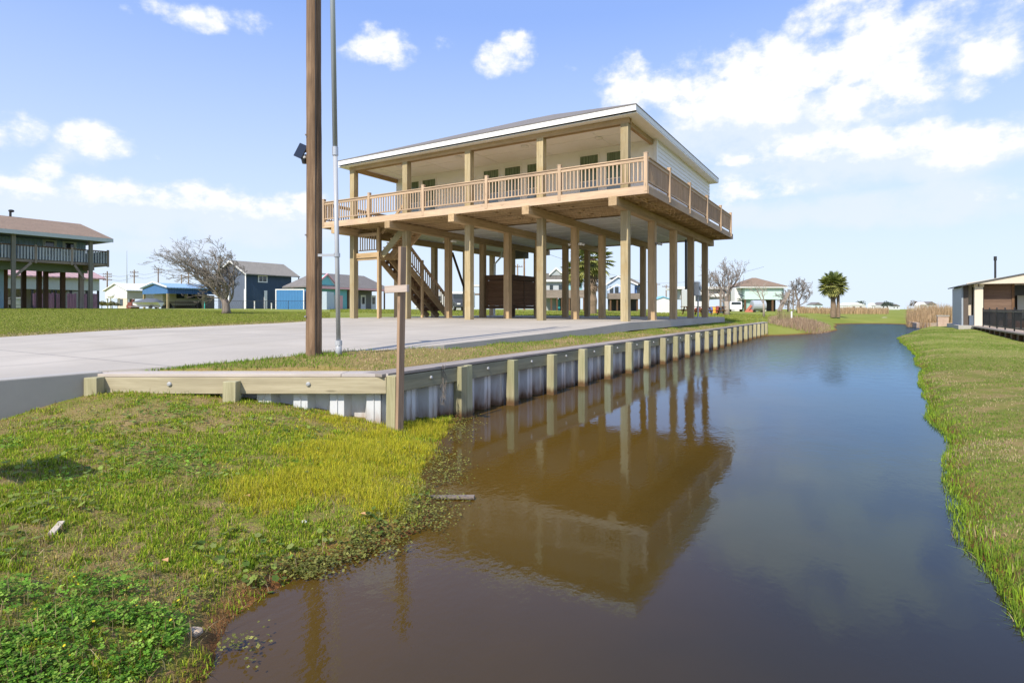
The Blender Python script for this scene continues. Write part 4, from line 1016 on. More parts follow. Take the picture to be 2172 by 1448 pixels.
carw = col('white_car_paint',(.75,.75,.75),.3,var=.03,bmp=0); card = col('dark_car_paint',(.06,.065,.07),.3,var=.05,bmp=0); carb = col('blue_car_paint',(.05,.13,.35),.3,var=.05,bmp=0); carr = col('red_car_paint',(.28,.02,.02),.3,bmp=0)
a,b = wp(1560,95); car('white sedan parked between the bare tree and the mint house', a,b,TH+1.25,carw)
a,b = wp(1556,110); car('blue pickup parked high behind the white sedan', a,b,TH+.3,carb,'truck')
a,b = wp(973,62); car('dark grey off roader parked on the grass behind the house stairs', a,b,TH-1.2,card,'suv',4.2,1.85,1.85)
# motorhome behind post
a,b = wp(1484,80); MHm = thing('motorhome', 'white motorhome parked behind the far right posts', 'motorhome', (a,b,gz(a,b)), TH)
L('body', M['white'], MHm, -.75,1.2,0,6,.35,3.3, bevel=.08); L('windscreen', M['glass'], MHm, -.6,.7,-.02,0,1.5,2.4); L('bumper', carr, MHm, -.7,1.1,-.15,0,-.1,.55)
for x in (-.5,.9):
    q = MB(); q.tube([(x,.8,.35),(x+.22,.8,.35)],.35,12); q.build('wheel', M['rubber'], MHm, off=(0,0,0))
# picnic tables
def picnic(px, D, label):
    a,b = wp(px,D); t = thing('picnic_table', label, 'table', (a,b,gz(a,b)), TH+.15, 'picnic tables on the lawn past the slab')
    L('table_top', M['brown_x'], t, -.9,.9,-.38,.38,.70,.76)
    for y in (-.75,.5): L('bench', M['brown_x'], t, -.9,.9,y,y+.25,.42,.47)
    for x in (-.6,.6):
        q = MB(); q.bar((x,-.65,0),(x,-.2,.72),.08,.1); q.bar((x,.65,0),(x,.2,.72),.08,.1); q.bar((x,-.8,.4),(x,.8,.4),.08,.1); q.build('leg_frame', M['brown_z'], t, off=(0,0,0))
    return t
picnic(1468,50,'brown picnic table behind the post carrying the meter box'); picnic(1516,52,'brown picnic table right of the last house post')
a,b = wp(1519,70); q = MB()
# garden clutter beyond the tables
CL_ = [(1508,.5,(.10,.16,.45),'blue plastic barrel'),(1514,.55,(.85,.42,.06),'orange yellow folded tarp'),(1522,.6,(.28,.05,.05),'dark red crate'),(1530,.5,(.05,.06,.08),'black wheelie bin')]
for px,h,c_,lab in CL_:
    a,b = wp(px,72); g_ = gz(a,b); q = MB(); q.tube([(a,b,g_-.05),(a,b,g_+h*1.2),(a,b,g_+h*1.5)],[.26,.28,.18],10)
    tag(q.build('yard_barrel' if 'barrel' in lab else 'yard_bin', col('yard_'+lab.split()[0],c_), None, bevel=.02), lab+' in the yard clutter left of the bare tree', 'yard item')
# white shed with blue trim
a,b = wp(1409.5,60); SH = thing('white_shed', 'white garden shed with sky blue trim on the lawn between the posts', 'shed', (a,b,gz(a,b)), TH); 
L('wall', M['white'], SH, -.95,.75,0,1.8,-.05,1.35); L('door', col('shed_door',(.66,.67,.66)), SH, -.7,.4,-.03,0,0,1.2)
blue = col('sky_blue_trim',(.22,.50,.72)); q = MB(); q.box(.72,.86,-.05,1.85,-.05,1.4); q.box(-1.05,-.95,-.04,1.8,-.05,1.4); q.build('trim', blue, SH, off=(0,0,0))
q = MB(); q.prism([(-1.15,1.35),(-.15,1.75),(.95,1.35),(.95,1.27),(-.15,1.66),(-1.15,1.27)],'y',-.1,1.9); q.build('roof', blue, SH, off=(0,0,0)); q = MB(); q.prism([(-1.0,1.35),(-.15,1.66),(.8,1.35)],'y',0,1.75); q.build('gable', col('gable_pale',(.62,.68,.72)), SH, off=(0,0,0))
# blue white gabled house on piers, behind the post
a,b = wp(1325,95); BH = thing('pale_blue_house', 'pale blue gabled house with white trim on dark piers behind the front right post', 'house', (a,b,gz(a,b)), TH); k = 95/FP
pale = col('pale_blue_siding',(.42,.52,.68)); deep = col('deep_blue_siding',(.10,.20,.42))
L('wall', pale, BH, P(1290,1325,95),P(1346,1325,95),0,8,2.3,4.3); L('side_wall', deep, BH, P(1346,1325,95),P(1364,1325,95),.6,8,2.3,4.2)
q = MB(); xa0,xb0 = P(1286,1325,95),P(1350,1325,95); xm = P(1303,1325,95); q.prism([(xa0,4.25),(xm+.6,5.55),(xb0+.1,4.25)],'y',.05,.25); q.build('gable', pale, BH, off=(0,0,0))
q = MB(); q.prism([(xa0-.1,4.2),(xm+.6,5.6),(xb0+.2,4.2),(xb0+.2,4.45),(xm+.6,5.85),(xa0-.1,4.45)],'y',-.25,.05); q.prism([(xa0-.1,3.3),(xm+.2,4.2),(xb0-1.5,3.35),(xb0-1.5,3.55),(xm+.2,4.42),(xa0-.1,3.5)],'y',-1.4,-1.2); q.build('white_rake', M['white'], BH, off=(0,0,0))
q = MB(); q.prism([(xm+.6,5.85),(xb0+.2,4.45),(P(1366,1325,95),4.3),(P(1330,1325,95),5.8)],'y',.1,9); q.build('roof', M['shingle'], BH, off=(0,0,0))
L('deck', M['grey_x'], BH, P(1288,1325,95),P(1366,1325,95),-1.6,0,1.95,2.9)
for px in (1292,1306,1318,1348,1362): L('pier', M['brown_z'], BH, P(px,1325,95)-.12,P(px,1325,95)+.12,-1.4,-1.15,-.2,2.0)
L('under_shade_panel', col('void_shade_paint',(.05,.045,.04)), BH, P(1296,1325,95),P(1362,1325,95),3,3.2,-.2,2.0)  # near-black sheet paints the shade under the raised floor
for px in (1297,1308,1356): 
    q = MB(); x = P(px,1325,95); q.box(x-.3,x+.3,-.05 if px < 1340 else .55,0 if px < 1340 else .6,3.0,4.0); q.build('window', M['glass'], BH, off=(0,0,0))
# grey house with white gable and deck between posts 1163..1215
a,b = wp(1185,85); GH = thing('grey_house', 'grey house with white dormer gable and wooden deck on piers behind the middle posts', 'house', (a,b,gz(a,b)), TH)
Q = lambda px: P(px,1185,85)
L('wall', col('grey_siding',(.46,.49,.50)), GH, Q(1150),Q(1199),0,7,2.2,4.35); L('side_wall', col('aqua_siding',(.30,.55,.60)), GH, Q(1199),Q(1236),.4,7,2.2,4.3)
L('fascia', M['white'], GH, Q(1146),Q(1200),-.5,-.3,4.25,4.55)
q = MB(); q.prism([(Q(1146),4.55),(Q(1156),5.5),(Q(1215),5.5),(Q(1236),4.45)],'y',-.3,6); q.build('roof', M['shingle'], GH, off=(0,0,0))
q = MB(); q.prism([(Q(1164),5.15),(Q(1179),6.1),(Q(1195),5.15),(Q(1195),5.4),(Q(1179),6.38),(Q(1164),5.4)],'y',-.55,-.35); q.build('dormer_rake', M['white'], GH, off=(0,0,0)); q = MB(); q.prism([(Q(1165),5.2),(Q(1179),6.1),(Q(1194),5.2)],'y',-.35,4); q.build('dormer', col('dormer_grey',(.35,.38,.40)), GH, off=(0,0,0))
L('deck_rail', M['grey_x'], GH, Q(1150),Q(1238),-1.6,-1.5,2.0,3.0); L('deck', M['grey_x'], GH, Q(1150),Q(1238),-1.6,0,1.85,2.0)
for px in (1168,1180,1190,1205,1222,1236): L('pier', M['brown_z'], GH, Q(px)-.12,Q(px)+.12,-1.5,-1.25,-.2,1.9)
L('lower_room', col('lower_grey',(.40,.42,.40)), GH, Q(1160),Q(1182),2,5,-.2,1.9); L('lower_room', col('teal_door',(.05,.40,.42)), GH, Q(1184),Q(1190),1.5,5,-.2,1.7); L('lower_room', col('void_shade_paint',(.05,.045,.04)), GH, Q(1190),Q(1236),3,5,-.2,1.9)  # near-black third block paints shade under the deck, no room there
for px in (1169,1190): window_on
q = MB(); q.box(Q(1166),Q(1173),-.04,0,3.1,3.8); q.build('window', M['glass'], GH, off=(0,0,0)); q = MB(); q.box(Q(1185),Q(1193),-.04,0,3.1,3.8); q.build('window', M['glass'], GH, off=(0,0,0))
# white trailer home behind stairs
a,b = wp(966,80); TR = thing('white_trailer_home', 'long white trailer home behind the stairs of the stilt house', 'trailer', (a,b,gz(a,b)), TH)
L('body', M['white'], TR, P(880,966,80),P(1004,966,80),0,3.5,.3,2.5, bevel=.05); L('skirt', col('grey_skirt',(.4,.4,.4)), TR, P(882,966,80),P(1000,966,80),.1,3.4,-.2,.3)
for px in (890,930,975): L('window', M['glass'], TR, P(px,966,80)-.35,P(px,966,80)+.35,-.03,0,1.2,1.9)
a,b = wp(1010,92); BT = thing('boat_shelter', 'small timber boat shelter with white roof left of the louvred enclosure', 'shelter', (a,b,gz(a,b)), TH)
L('roof', M['white'], BT, -1.2,1.4,0,3,3.8,4.0); L('roof', M['shingle_brown'], BT, -1.5,1.2,-1,2,2.4,2.6)
for x in (-1,1.2):
    L('post', M['grey_z'], BT, x-.1,x+.1,.1,.3,-.2,3.8)
# far small houses along the horizon, right
FH = [(1735,290,24,16,(.62,.74,.80),'sky blue box house far off left of the canal palm'),(1818,330,44,15,(.78,.78,.77),'far white warehouse with low gable just right of the palm'),(1853,300,12,14,(.72,.72,.72),'far white dish like shed right of the warehouse'),(1878,340,26,16,(.66,.67,.68),'far grey white house cluster over the culverts'),(1900,360,22,12,(.60,.62,.64),'far low pale house right of the cluster'),(1958,200,16,17,(.70,.71,.72),'far white house among the tan reeds'),(1975,240,26,18,(.55,.54,.52),'far tan house behind the tall reeds by the pavilion'),(1700,240,14,8,(.5,.5,.5),'far low grey shed left of the sky blue box house')]
for px,D,wpx,hpx,c_,lab in FH:
    a,b = wp(px,D); k = D/FP; t = thing('far_house', lab, 'house', (a,b,gz(a,b)), TH+.25, 'far houses along the horizon'); w2 = wpx*k/2; h = hpx*k
    L('wall', col('far_%d'%px,c_), t, -w2,w2,0,w2*1.6,-.3,h*.65); gable = MB(); gable.prism([(-w2*1.05,h*.65),(0,h),(w2*1.05,h*.65)],'y',-.3,w2*1.65); gable.build('roof', M['white'] if px in (1818,1853,1958) else M['shingle'], t, off=(0,0,0))
    for s_ in (-.5,.3): L('window', M['glass'], t, w2*s_,w2*(s_+.22),-.05,0,h*.25,h*.48)
# utility poles
PL = [(227.5,165,575,(.9,1.6,2.6)),(284.7,175,572,(.8,2.0)),(335.6,185,568,(.7,1.5)),(385,200,582,(.6,)),(400,190,576,(.7,1.6)),(1112,110,508,(.9,2.2)),(1413,190,604,(.6,)),(1098,150,560,(.7,)),(1393,210,600,(.6,))]
ptops = []
labs = ['leftmost far utility pole with three crossarms beyond the white carport','far utility pole with two crossarms above the white carport','far utility pole above the blue carport apex','thin far utility pole seen through the windswept tree','far utility pole behind the right half of the blue carport','utility pole with a white transformer seen through the house posts','far utility pole left of the post carrying the meter box','thin far utility pole beside the transformer pole','faint far utility pole left of the white shed']
for (px,D,yt,arms),lab in zip(PL,labs):
    a,b = wp(px,D); g_ = gz(a,b); zt_ = zat(yt,D); t = thing('utility_pole', lab, 'utility pole', (a,b,g_), TH, 'far utility poles')
    q = MB(); q.tube([(0,0,-.3),(0,0,zt_-g_)],[.2,.15],8); q.build('pole_shaft', M['pole'], t, off=(0,0,0)); ptops.append((a,b,zt_))
    for z in arms:
        q = MB(); q.box(-1.3,1.3,-.08,.08,zt_-g_-z-.08,zt_-g_-z+.08)
        for x in (-1.1,-.5,.5,1.1): q.tube([(x,0,zt_-g_-z+.08),(x,0,zt_-g_-z+.35)],.06,6)
        q.build('crossarm', M['brown_x'], t, off=(0,0,0))
    if px == 1112:
        q = MB(); q.tube([(-.45,0,4.9),(-.45,0,6.3)],.3,12); q.build('transformer', M['galv'], t, off=(0,0,0))
def wire(name, pts, sag, label, r=.028):
    q = MB()
    for (p0,p1) in zip(pts[:-1],pts[1:]):
        p0 = Vector(p0); p1 = Vector(p1); q.tube([p0.lerp(p1,t/8)-Vector((0,0,sag*4*(t/8)*(1-t/8))) for t in range(9)], r, 4, False)
    tag(q.build(name, M['dark_metal'], None), label, 'cable')
e1_ = wp(-60,150); e2_ = wp(700,230)
wire('power_line', [(*e1_,11.5)]+[(p[0],p[1],p[2]-.8) for p in ptops[:3]]+[(ptops[4][0],ptops[4][1],ptops[4][2]-.7),(*e2_,10)], 1.0, 'upper power line strung between the far left utility poles')
wire('power_line', [(*e1_,9.8)]+[(p[0],p[1],p[2]-2.0) for p in ptops[:3]]+[(ptops[4][0],ptops[4][1],ptops[4][2]-1.6),(*e2_,9)], 1.0, 'lower power line strung between the far left utility poles')
e3_ = wp(1620,170); wire('power_line', [(ptops[5][0],ptops[5][1],ptops[5][2]-1.0),(*wp(1395,190),8.5),(*e3_,12.5)], 1.2, 'power line crossing the sky behind the right posts')
a,b = wp(269,150); g_ = gz(a,b); AN = thing('antenna_mast', 'very thin tall antenna mast left of the bare windswept tree', 'antenna', (a,b,g_), TH); q = MB(); q.tube([(0,0,0),(0,0,9)],.16,6); q.build('mast_base', M['galv'], AN, off=(0,0,0)); q = MB(); q.tube([(0,0,9),(0,0,zat(532,150)-g_)],[.09,.05],6); q.build('whip', M['galv'], AN, off=(0,0,0))
# ---------------- left side: teal stilt house ----------------
teal = ribbed('teal_siding',(.25,.37,.46),.2,1,.6); tealw = ribbed('teal_lower',(.24,.36,.42),.3,1,.6)
AD = -46.0; M['bluegrey_z'] = wood('weathered_bluegrey','z',(.22,.235,.25),(.36,.385,.41),(.48,.51,.54))
be = at_a(230,AD)[1]; bw = at_a(182,-47.5)[1]
TL = thing('teal_house', 'teal house on grey posts with a tan roof at the left lawn edge', 'house', (-50,12,.03), world=True)
bx('wall', teal, TL, -54,-47.5,2,bw,3.25,5.1)
gable_roof(TL, M['shingle_brown'], -55.4,-45.4,.5,at_a(240,-45.4)[1],4.98,6.42,'y')
bx('fascia', col('grey_blue_trim',(.40,.46,.48)), TL, -45.44,-45.36,.5,at_a(240,-45.4)[1],4.72,4.97); 
q = MB(); be_ = at_a(240,-45.4)[1]; q.prism([(-55.4,4.72),(-50.4,6.16),(-45.45,4.72),(-45.45,4.85),(-50.4,6.29),(-55.4,4.85)],'y',be_-.02,be_+.03); q.build('rake_board', M['white'], TL)
bx('soffit', col('dark_soffit',(.15,.17,.18)), TL, -54,-45.5,.6,be_-.1,4.72,4.76)
bx('deck', M['grey_y'], TL, -47.5,AD,1,be,3.05,3.22); bx('side_deck', M['grey_x'], TL, -54,-47.5,bw,be,3.05,3.22)
bx('beam', col('green_grey_beam',(.12,.16,.13)), TL, -47.4,-47.2,1,bw,2.55,3.05); bx('under_floor', col('void_shade_paint',(.05,.045,.04)), TL, -54,-47.5,2,bw,2.95,3.25)  # under_floor coloured near black to paint the shade below the house
bx('beam', M['grey_x'], TL, -53,AD+.05,be-1.1,be-.9,2.72,3.05)
bs2 = [4.5,9.0,at_a(75,AD)[1],at_a(152,AD)[1],be-.05]
def tsection(a0,b0,a1,b1):
    d = math.hypot(a1-a0,b1-b0); n = int(d/.16); q = MB()
    for k in range(n):
        t = (k+.5)/n; q.box(a0+(a1-a0)*t-.045,a0+(a1-a0)*t+.045,b0+(b1-b0)*t-.045,b0+(b1-b0)*t+.045,3.24,4.05)
    o = q.build('railing_section', M['bluegrey_z'], TL); q = MB(); q.bar((a0,b0,4.09),(a1,b1,4.09),.12,.07); q.build('top_rail', M['brown_y'], o)
for i in range(len(bs2)-1):
    tsection(AD,bs2[i],AD,bs2[i+1])
for b in bs2[1:]: bx('rail_post', M['grey_z'], TL, AD-.0,AD+.1,b-.06,b+.06,3.0,4.2)
tsection(AD,be,-53.5,be)
for px in (28,192):
    b = at_a(px,AD+.2)[1]; bx('post', wood('teal_post_%d'%px,'z',(.12,.115,.095),(.20,.19,.16),(.28,.265,.23)), TL, AD+.12,AD+.32,b-.1,b+.1,-.1,4.74)
for px,a_ in ((10,-49),(83,-50.5),(97,-52.5),(133,-49.5),(172,-48),(50,-53)):
    b = at_a(px,a_)[1]; bx('post', M['grey_z'] if px == 172 else M['brown_z'], TL, a_-.13,a_+.13,b-.13,b+.13,-.1,2.96)
for px0,px1,z0,z1 in ((28,66,2.0,3.0),(180,158,2.0,3.0)):
    b0,b1 = at_a(px0,AD+.1)[1], at_a(px1,AD+.1)[1]; q = MB(); q.bar((AD+.1,b0,z0),(AD+.1,b1,z1),.1,.14); q.build('knee_brace', M['grey_y'], TL)
for p0,p1 in ((96,114),(138,156)):
    u0,u1 = at_a(p0,-47.5)[1],at_a(p1,-47.5)[1]; window_on(TL,'x',-47.5,u0,u1,3.75,4.62,col('pale_trim',(.50,.55,.50)),M['glass'],.16)
bx('lower_wall', tealw, TL, -53,-48.2,2,at_a(8,-48.2)[1],-.1,2.96)
a,b = -51, at_a(22,-51)[1]; 
q = MB(); q.tube([(-50.4,at_a(22,-50.4)[1],6.3),(-50.4,at_a(22,-50.4)[1],6.75)],.07,8); q.ball((-50.4,at_a(24,-50.4)[1],6.8),(.18,.18,.1),8,5); q.build('roof_vent', M['dark_metal'], TL)
# ---------------- red roofed carport building behind it ----------------
AR = -62.
r0, r1 = at_a(60,AR)[1], at_a(211,AR)[1]
RB = thing('red_roof_barn', 'pale open fronted barn with a red metal roof behind the teal house', 'barn', (-64,r0+5,.05), world=True)
bx('upper_wall', col('pale_grey_green',(.46,.50,.46)), RB, AR-.1,AR,r0-4,r1,1.75,2.9); bx('back_wall', col('beige_wall',(.42,.40,.32)), RB, AR-7,AR-6.8,r0-4,r1+2,-.1,2.9)
bx('end_wall', col('pale_grey_green',(.46,.50,.46)), RB, AR-6.8,AR-.1,r1-.1,r1,1.75,2.9)
gable_roof(RB, ribbed('red_metal_roof',(.48,.30,.27),.4,1), AR-7.4,AR+.4,r0-4.5,r1+.4,2.92,4.0,'y')  # roof red greyed to stand for distance haze
for px in (70,112,120,152,186,210): b = at_a(px,AR)[1]; bx('post', M['dark_metal'], RB, AR-.25,AR-.11,b-.08,b+.08,-.1,1.75)
AF = -59.
f0, f1 = at_a(70,AF)[1], at_a(210,AF)[1]
PFn = thing('purple_fence', 'weathered purple picket fence standing under the teal house deck line', 'fence', (AF,(f0+f1)/2,.05), world=True)
pm = wood('purple_boards','z',(.11,.06,.10),(.20,.11,.17),(.30,.20,.25)); n = 6
for i in range(n):
    q = MB(); bb0 = f0+(f1-f0)*i/n; bb1 = f0+(f1-f0)*(i+1)/n-.06; b = bb0
    while b < bb1-.1: q.box(AF-.02,AF+.02,b,b+.15,.0,1.35+random.uniform(-.05,.05)); b += .17
    q.build('fence_panel', pm, PFn)
for px,D,c_,lab in ((30,47,(.06,.06,.06),'dark outdoor grill under the teal house'),(38,47,(.6,.62,.6),'white cooler box under the teal house')):
    a,b = wp(px,D); q = MB(); q.box(a-.35,a+.35,b-.35,b+.35,.35,.8); q.box(a-.4,a+.4,b-.4,b+.4,.8,.95)
    for x in (-.3,.3): q.box(a+x-.04,a+x+.04,b-.3,b+.3,-.05,.35)
    tag(q.build('grill' if 'grill' in lab else 'cooler_box', col('und_%d'%px,c_), None, bevel=.03), lab, 'grill' if 'grill' in lab else 'cooler')
# ---------------- white carport, blue carport ----------------
AW = -92.
w0,w1 = at_a(270,AW)[1], at_a(306,AW)[1]; aw2 = at_b(224,w0)[0]
WCP = thing('white_carport', 'white metal gabled carport with beige end panel beyond the lawn', 'carport', ((AW+aw2)/2,w0,.05), world=True)
ze,zr = zat(615,at_a(270,AW)[2]), zat(603,at_a(270,AW)[2])
gable_roof(WCP, ribbed('white_metal_roof',(.74,.74,.74),.4,1), aw2-.4,AW+.4,w0-.3,w1+6,ze,zr+.3,'y')
q = MB(); q.prism([(aw2,ze-1.2),(aw2,ze-.12),((aw2+AW)/2,zr+.15),(AW,ze-.12),(AW,ze-1.2)],'y',w0-.05,w0+.05); q.build('gable_panel', M['white'], WCP)
mid = at_b(249,w0)[0]
bx('end_panel', cream, WCP, mid,AW,w0-.02,w0+.08,-.1,ze-.6); bx('side_skirt', col('beige_wall',(.42,.40,.32)), WCP, AW-.05,AW+.02,w0,w1+6,ze-1.3,ze-.1); bx('back_wall', col('void_shade_paint',(.05,.045,.04)), WCP, aw2,AW-.1,w1+5.8,w1+6,-.1,ze-.3); bx('left_wall', col('barn_brown',(.12,.06,.04)), WCP, aw2,mid,w0+2,w0+2.1,-.1,1.7)  # near-black back sheet paints the shade inside the carport
for a_ in (aw2+.1,mid,AW-.08): bx('post', M['white'], WCP, a_-.09,a_+.09,w0+.1,w0+.28,-.1,ze-.1)
for b_ in (w0+3,w0+6): bx('post', M['white'], WCP, AW-.2,AW-.06,b_,b_+.15,-.1,ze-.1)
u = at_b(258,w0)[0]; q = MB(); q.box(u-.35,u+.45,w0-.06,w0-.02,.5,1.5); q.build('window', M['glass'], WCP)
u = at_b(234,w0-1)[0]; q = MB(); q.ball((u-.3,w0-1,zat(629,95)),(.55,.3,.45),10,6); q.ball((u+.5,w0-1,zat(629,95)),(.55,.3,.45),10,6); q.box(u-.05,u+.1,w0-1.1,w0-.9,0,zat(629,95)); tag(q.build('twin_tanks', M['white'], None), 'pair of white round tanks on a stand left of the white carport', 'tank')
AB = -78.
k0,k1 = at_a(356,AB)[1], at_a(505,AB)[1]; ab2 = at_b(303,k0)[0]
BC = thing('blue_carport', 'large open carport with blue metal gable and blue skirt sheltering a motorhome', 'carport', ((AB+ab2)/2,k0,.05), world=True)
Dk = at_a(356,AB)[2]; ze,zm,zr = zat(610,Dk),zat(622.5,Dk),zat(600,Dk)+.1
bl = ribbed('blue_metal_sheet',(.055,.16,.36),.3,0); bl2 = ribbed('blue_metal_side',(.035,.10,.24),.3,1)
gable_roof(BC, ribbed('blue_metal_roof',(.25,.42,.62),.4,1,.3), ab2-.3,AB+.3,k0-.3,k1,ze+.05,zr,'y')
q = MB(); q.prism([(ab2,zm),(ab2,ze-.12),((ab2+AB)/2,zr-.2),(AB,ze-.12),(AB,zm)],'y',k0-.05,k0+.05); q.build('gable_panel', bl, BC)
q = MB(); am = (ab2+AB)/2; q.prism([(ab2-.35,ze+.0),(am,zr+.02),(AB+.35,ze+.0),(AB+.35,ze+.16),(am,zr+.2),(ab2-.35,ze+.16)],'y',k0-.36,k0-.28); q.build('white_rake', M['white'], BC)
bx('side_skirt', bl2, BC, AB-.05,AB+.05,k0+.06,k1,zm,ze-.08)
for px in (356,431,470,500): b = at_a(px,AB)[1]; bx('post', M['post_z'], BC, AB-.12,AB+.12,b-.12,b+.12,-.1,zm)
bx('post', M['post_z'], BC, ab2,ab2+.24,k0,k0+.24,-.1,zm); bx('back_wall', col('beige_wall2',(.25,.22,.17)), BC, ab2+.2,ab2+.4,k0+4,k1,-.1,zm)
a_ = AB-3.2; v0,v1 = at_a(345,a_)[1], at_a(440,a_)[1]
RV = thing('beige_motorhome', 'beige motorhome with dark windows parked under the blue carport', 'motorhome', (a_,v0,.05), world=True)
bx('body', col('rv_beige',(.50,.46,.38),.4), RV, a_-2.4,a_,v0,v1,.5,2.75, bevel=.12); bx('stripe', col('rv_stripe',(.25,.21,.17)), RV, a_+.0,a_+.012,v0+.3,v1-.3,.75,1.05)
for t in (.3,.55,.75):
    bb = v0+(v1-v0)*t; window_on(RV,'x',a_,bb,bb+1.0,1.55,2.15,M['dark_metal'],M['glass'],.05,.03)
for t in (.12,.8):
    bb = v0+(v1-v0)*t; q = MB(); q.tube([(a_-.25,bb,.45),(a_+.02,bb,.45)],.45,14); q.build('wheel', M['rubber'], RV)
a_,b_ = wp(316,70); g_ = gz(a_,b_)
BOS = .68
BO = thing('covered_boat', 'white boat under a dark grey cover on a trailer before the blue carport', 'boat', (a_,b_,g_), TH)
q = MB(); st = [(-2.9,.05,.9),(-2.0,.65,.75),(-.5,.95,.62),(1.5,1.0,.55),(2.2,.95,.55)]; vs = []; 
for (x,hw,zk) in st: vs += [(x,-hw,1.15),(x,0,zk-.3),(x,hw,1.15)]
fs = []
for i in range(4): a3=i*3; fs += [(a3,a3+1,a3+4,a3+3),(a3+1,a3+2,a3+5,a3+4)]
fs += [(12,13,14),(0,2,1)]; q.add(vs,fs); q.build('hull', M['white'], BO, off=(0,0,0))
q = MB(); vs = []; cv_ = [(-2.95,.06,1.2),(-1.8,.7,1.5),(-.3,1.0,1.85),(1.3,1.05,1.75),(2.25,1.0,1.3)]
for (x,hw,zt_) in cv_: vs += [(x,-hw,1.1),(x,-hw*.5,zt_*.93),(x,0,zt_),(x,hw*.5,zt_*.93),(x,hw,1.1)]
fs = []
for i in range(4):
    for j in range(4): a3=i*5+j; fs.append((a3,a3+1,a3+6,a3+5))
fs += [(20,21,22,23,24)]; q.add(vs,fs); q.build('cover', col('boat_cover',(.10,.115,.14),.8), BO, off=(0,0,0), smooth=True)
q = MB(); q.box(-3.4,2.0,-.5,.5,.30,.40); q.build('trailer_frame', M['galv'], BO, off=(0,0,0)); BO.scale = (BOS,)*3
for sy in (-.85,.7): q = MB(); q.tube([(.8,sy,.3),(.8,sy+.15,.3)],.3,12); q.build('wheel', M['rubber'], BO, off=(0,0,0))
a_,b_ = wp(282,71); q = MB(); q.box(a_-.5,a_+.5,b_-.4,b_+.4,.25,.85); q.tube([(a_-.3,b_-.5,.3),(a_-.3,b_+.5,.3)],.3,10); q.tube([(a_+.3,b_-.5,.3),(a_+.3,b_+.5,.3)],.3,10); q.box(a_-.1,a_+.1,b_-.1,b_+.1,.85,1.2); tag(q.build('lawn_tractor', col('rust_red',(.20,.06,.04)), None, bevel=.03), 'rust red lawn tractor left of the covered boat', 'tractor')
# ---------------- dark blue two storey house ----------------
AH = -68.7
h0,h1 = at_a(522,AH)[1], at_a(618,AH)[1]; ah2 = at_b(463,h0)[0]; Dh = at_a(522,AH)[2]
NB = thing('navy_house', 'dark blue two storey house with tan grey gable roof behind the lawn', 'house', ((AH+ah2)/2,h0+3,.0), world=True)
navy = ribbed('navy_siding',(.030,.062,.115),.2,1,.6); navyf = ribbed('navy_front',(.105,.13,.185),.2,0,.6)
ze,zr = zat(579,Dh), zat(551.5,Dh*1.0)
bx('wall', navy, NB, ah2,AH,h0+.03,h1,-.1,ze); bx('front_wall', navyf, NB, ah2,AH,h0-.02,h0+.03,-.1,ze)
am = (ah2+AH)/2; q = MB(); q.prism([(ah2,ze),(am,zr-.25),(AH,ze)],'y',h0-.02,h1); q.build('gable_wall', navyf, NB)
gable_roof(NB, M['shingle_tan'], ah2-.5,AH+.55,h0-.35,at_a(636,AH+.5)[1],ze-.1,zr+.1,'y')
q = MB(); q.prism([(ah2-.5,ze-.32),(am,zr-.16),(AH+.55,ze-.32),(AH+.55,ze-.1),(am,zr+.08),(ah2-.5,ze-.1)],'y',h0-.42,h0-.34); q.build('rake_board', M['white'], NB)
bx('corner_board', M['white'], NB, AH-.15,AH+.05,h0-.07,h0-.02,2.6,ze-.3); bx('corner_board', M['white'], NB, AH-.3,AH+.08,h0-.10,h0-.02,-.1,2.6)
bx('corner_board', M['white'], NB, ah2+2.3,ah2+2.55,h0-.08,h0-.02,-.1,2.6)
u = at_a(560,AH)[1]; bx('corner_board', M['white'], NB, AH,AH+.06,u,u+.45,-.1,2.5)
u0,u1 = at_a(549,AH)[1], at_a(565,AH)[1]; window_on(NB,'x',AH,u0,u1,zat(597,Dh*1.03),zat(586,Dh*1.03),M['white'],M['glass'],.14,.06,bars=1)
u = at_a(634,AH+.4)[1]; bx('porch_post', M['dark_metal'], NB, AH+.3,AH+.4,u-.05,u+.05,-.1,ze-.2); bx('balcony', M['grey_x'], NB, ah2,AH+.4,h1,u,2.5,2.65)
# ---------------- blue shed with white frame ----------------
s0 = wp(584,60); D6 = 60; k6 = D6/FP
BS = thing('blue_shed', 'bright blue flat shed framed in white beside the navy house', 'shed', (s0[0],s0[1],zat(655,60)), TH)
w_ = (645-584)*k6; h_ = (655-613)*k6
L('wall', ribbed('bright_blue_metal',(.055,.20,.42),.3,0), BS, .06,w_-.06,.02,3,-.1,h_-.1); L('frame_rail', M['white'], BS, 0,w_,0,.08,h_-.1,h_)
for x in (0,w_-.1): L('frame_post', M['white'], BS, x,x+.1,0,.08,-.1,h_-.1)
L('side_wall', col('pale_blue_grey',(.40,.48,.55)), BS, w_,w_+2.2,.5,3,-.1,h_-.25)
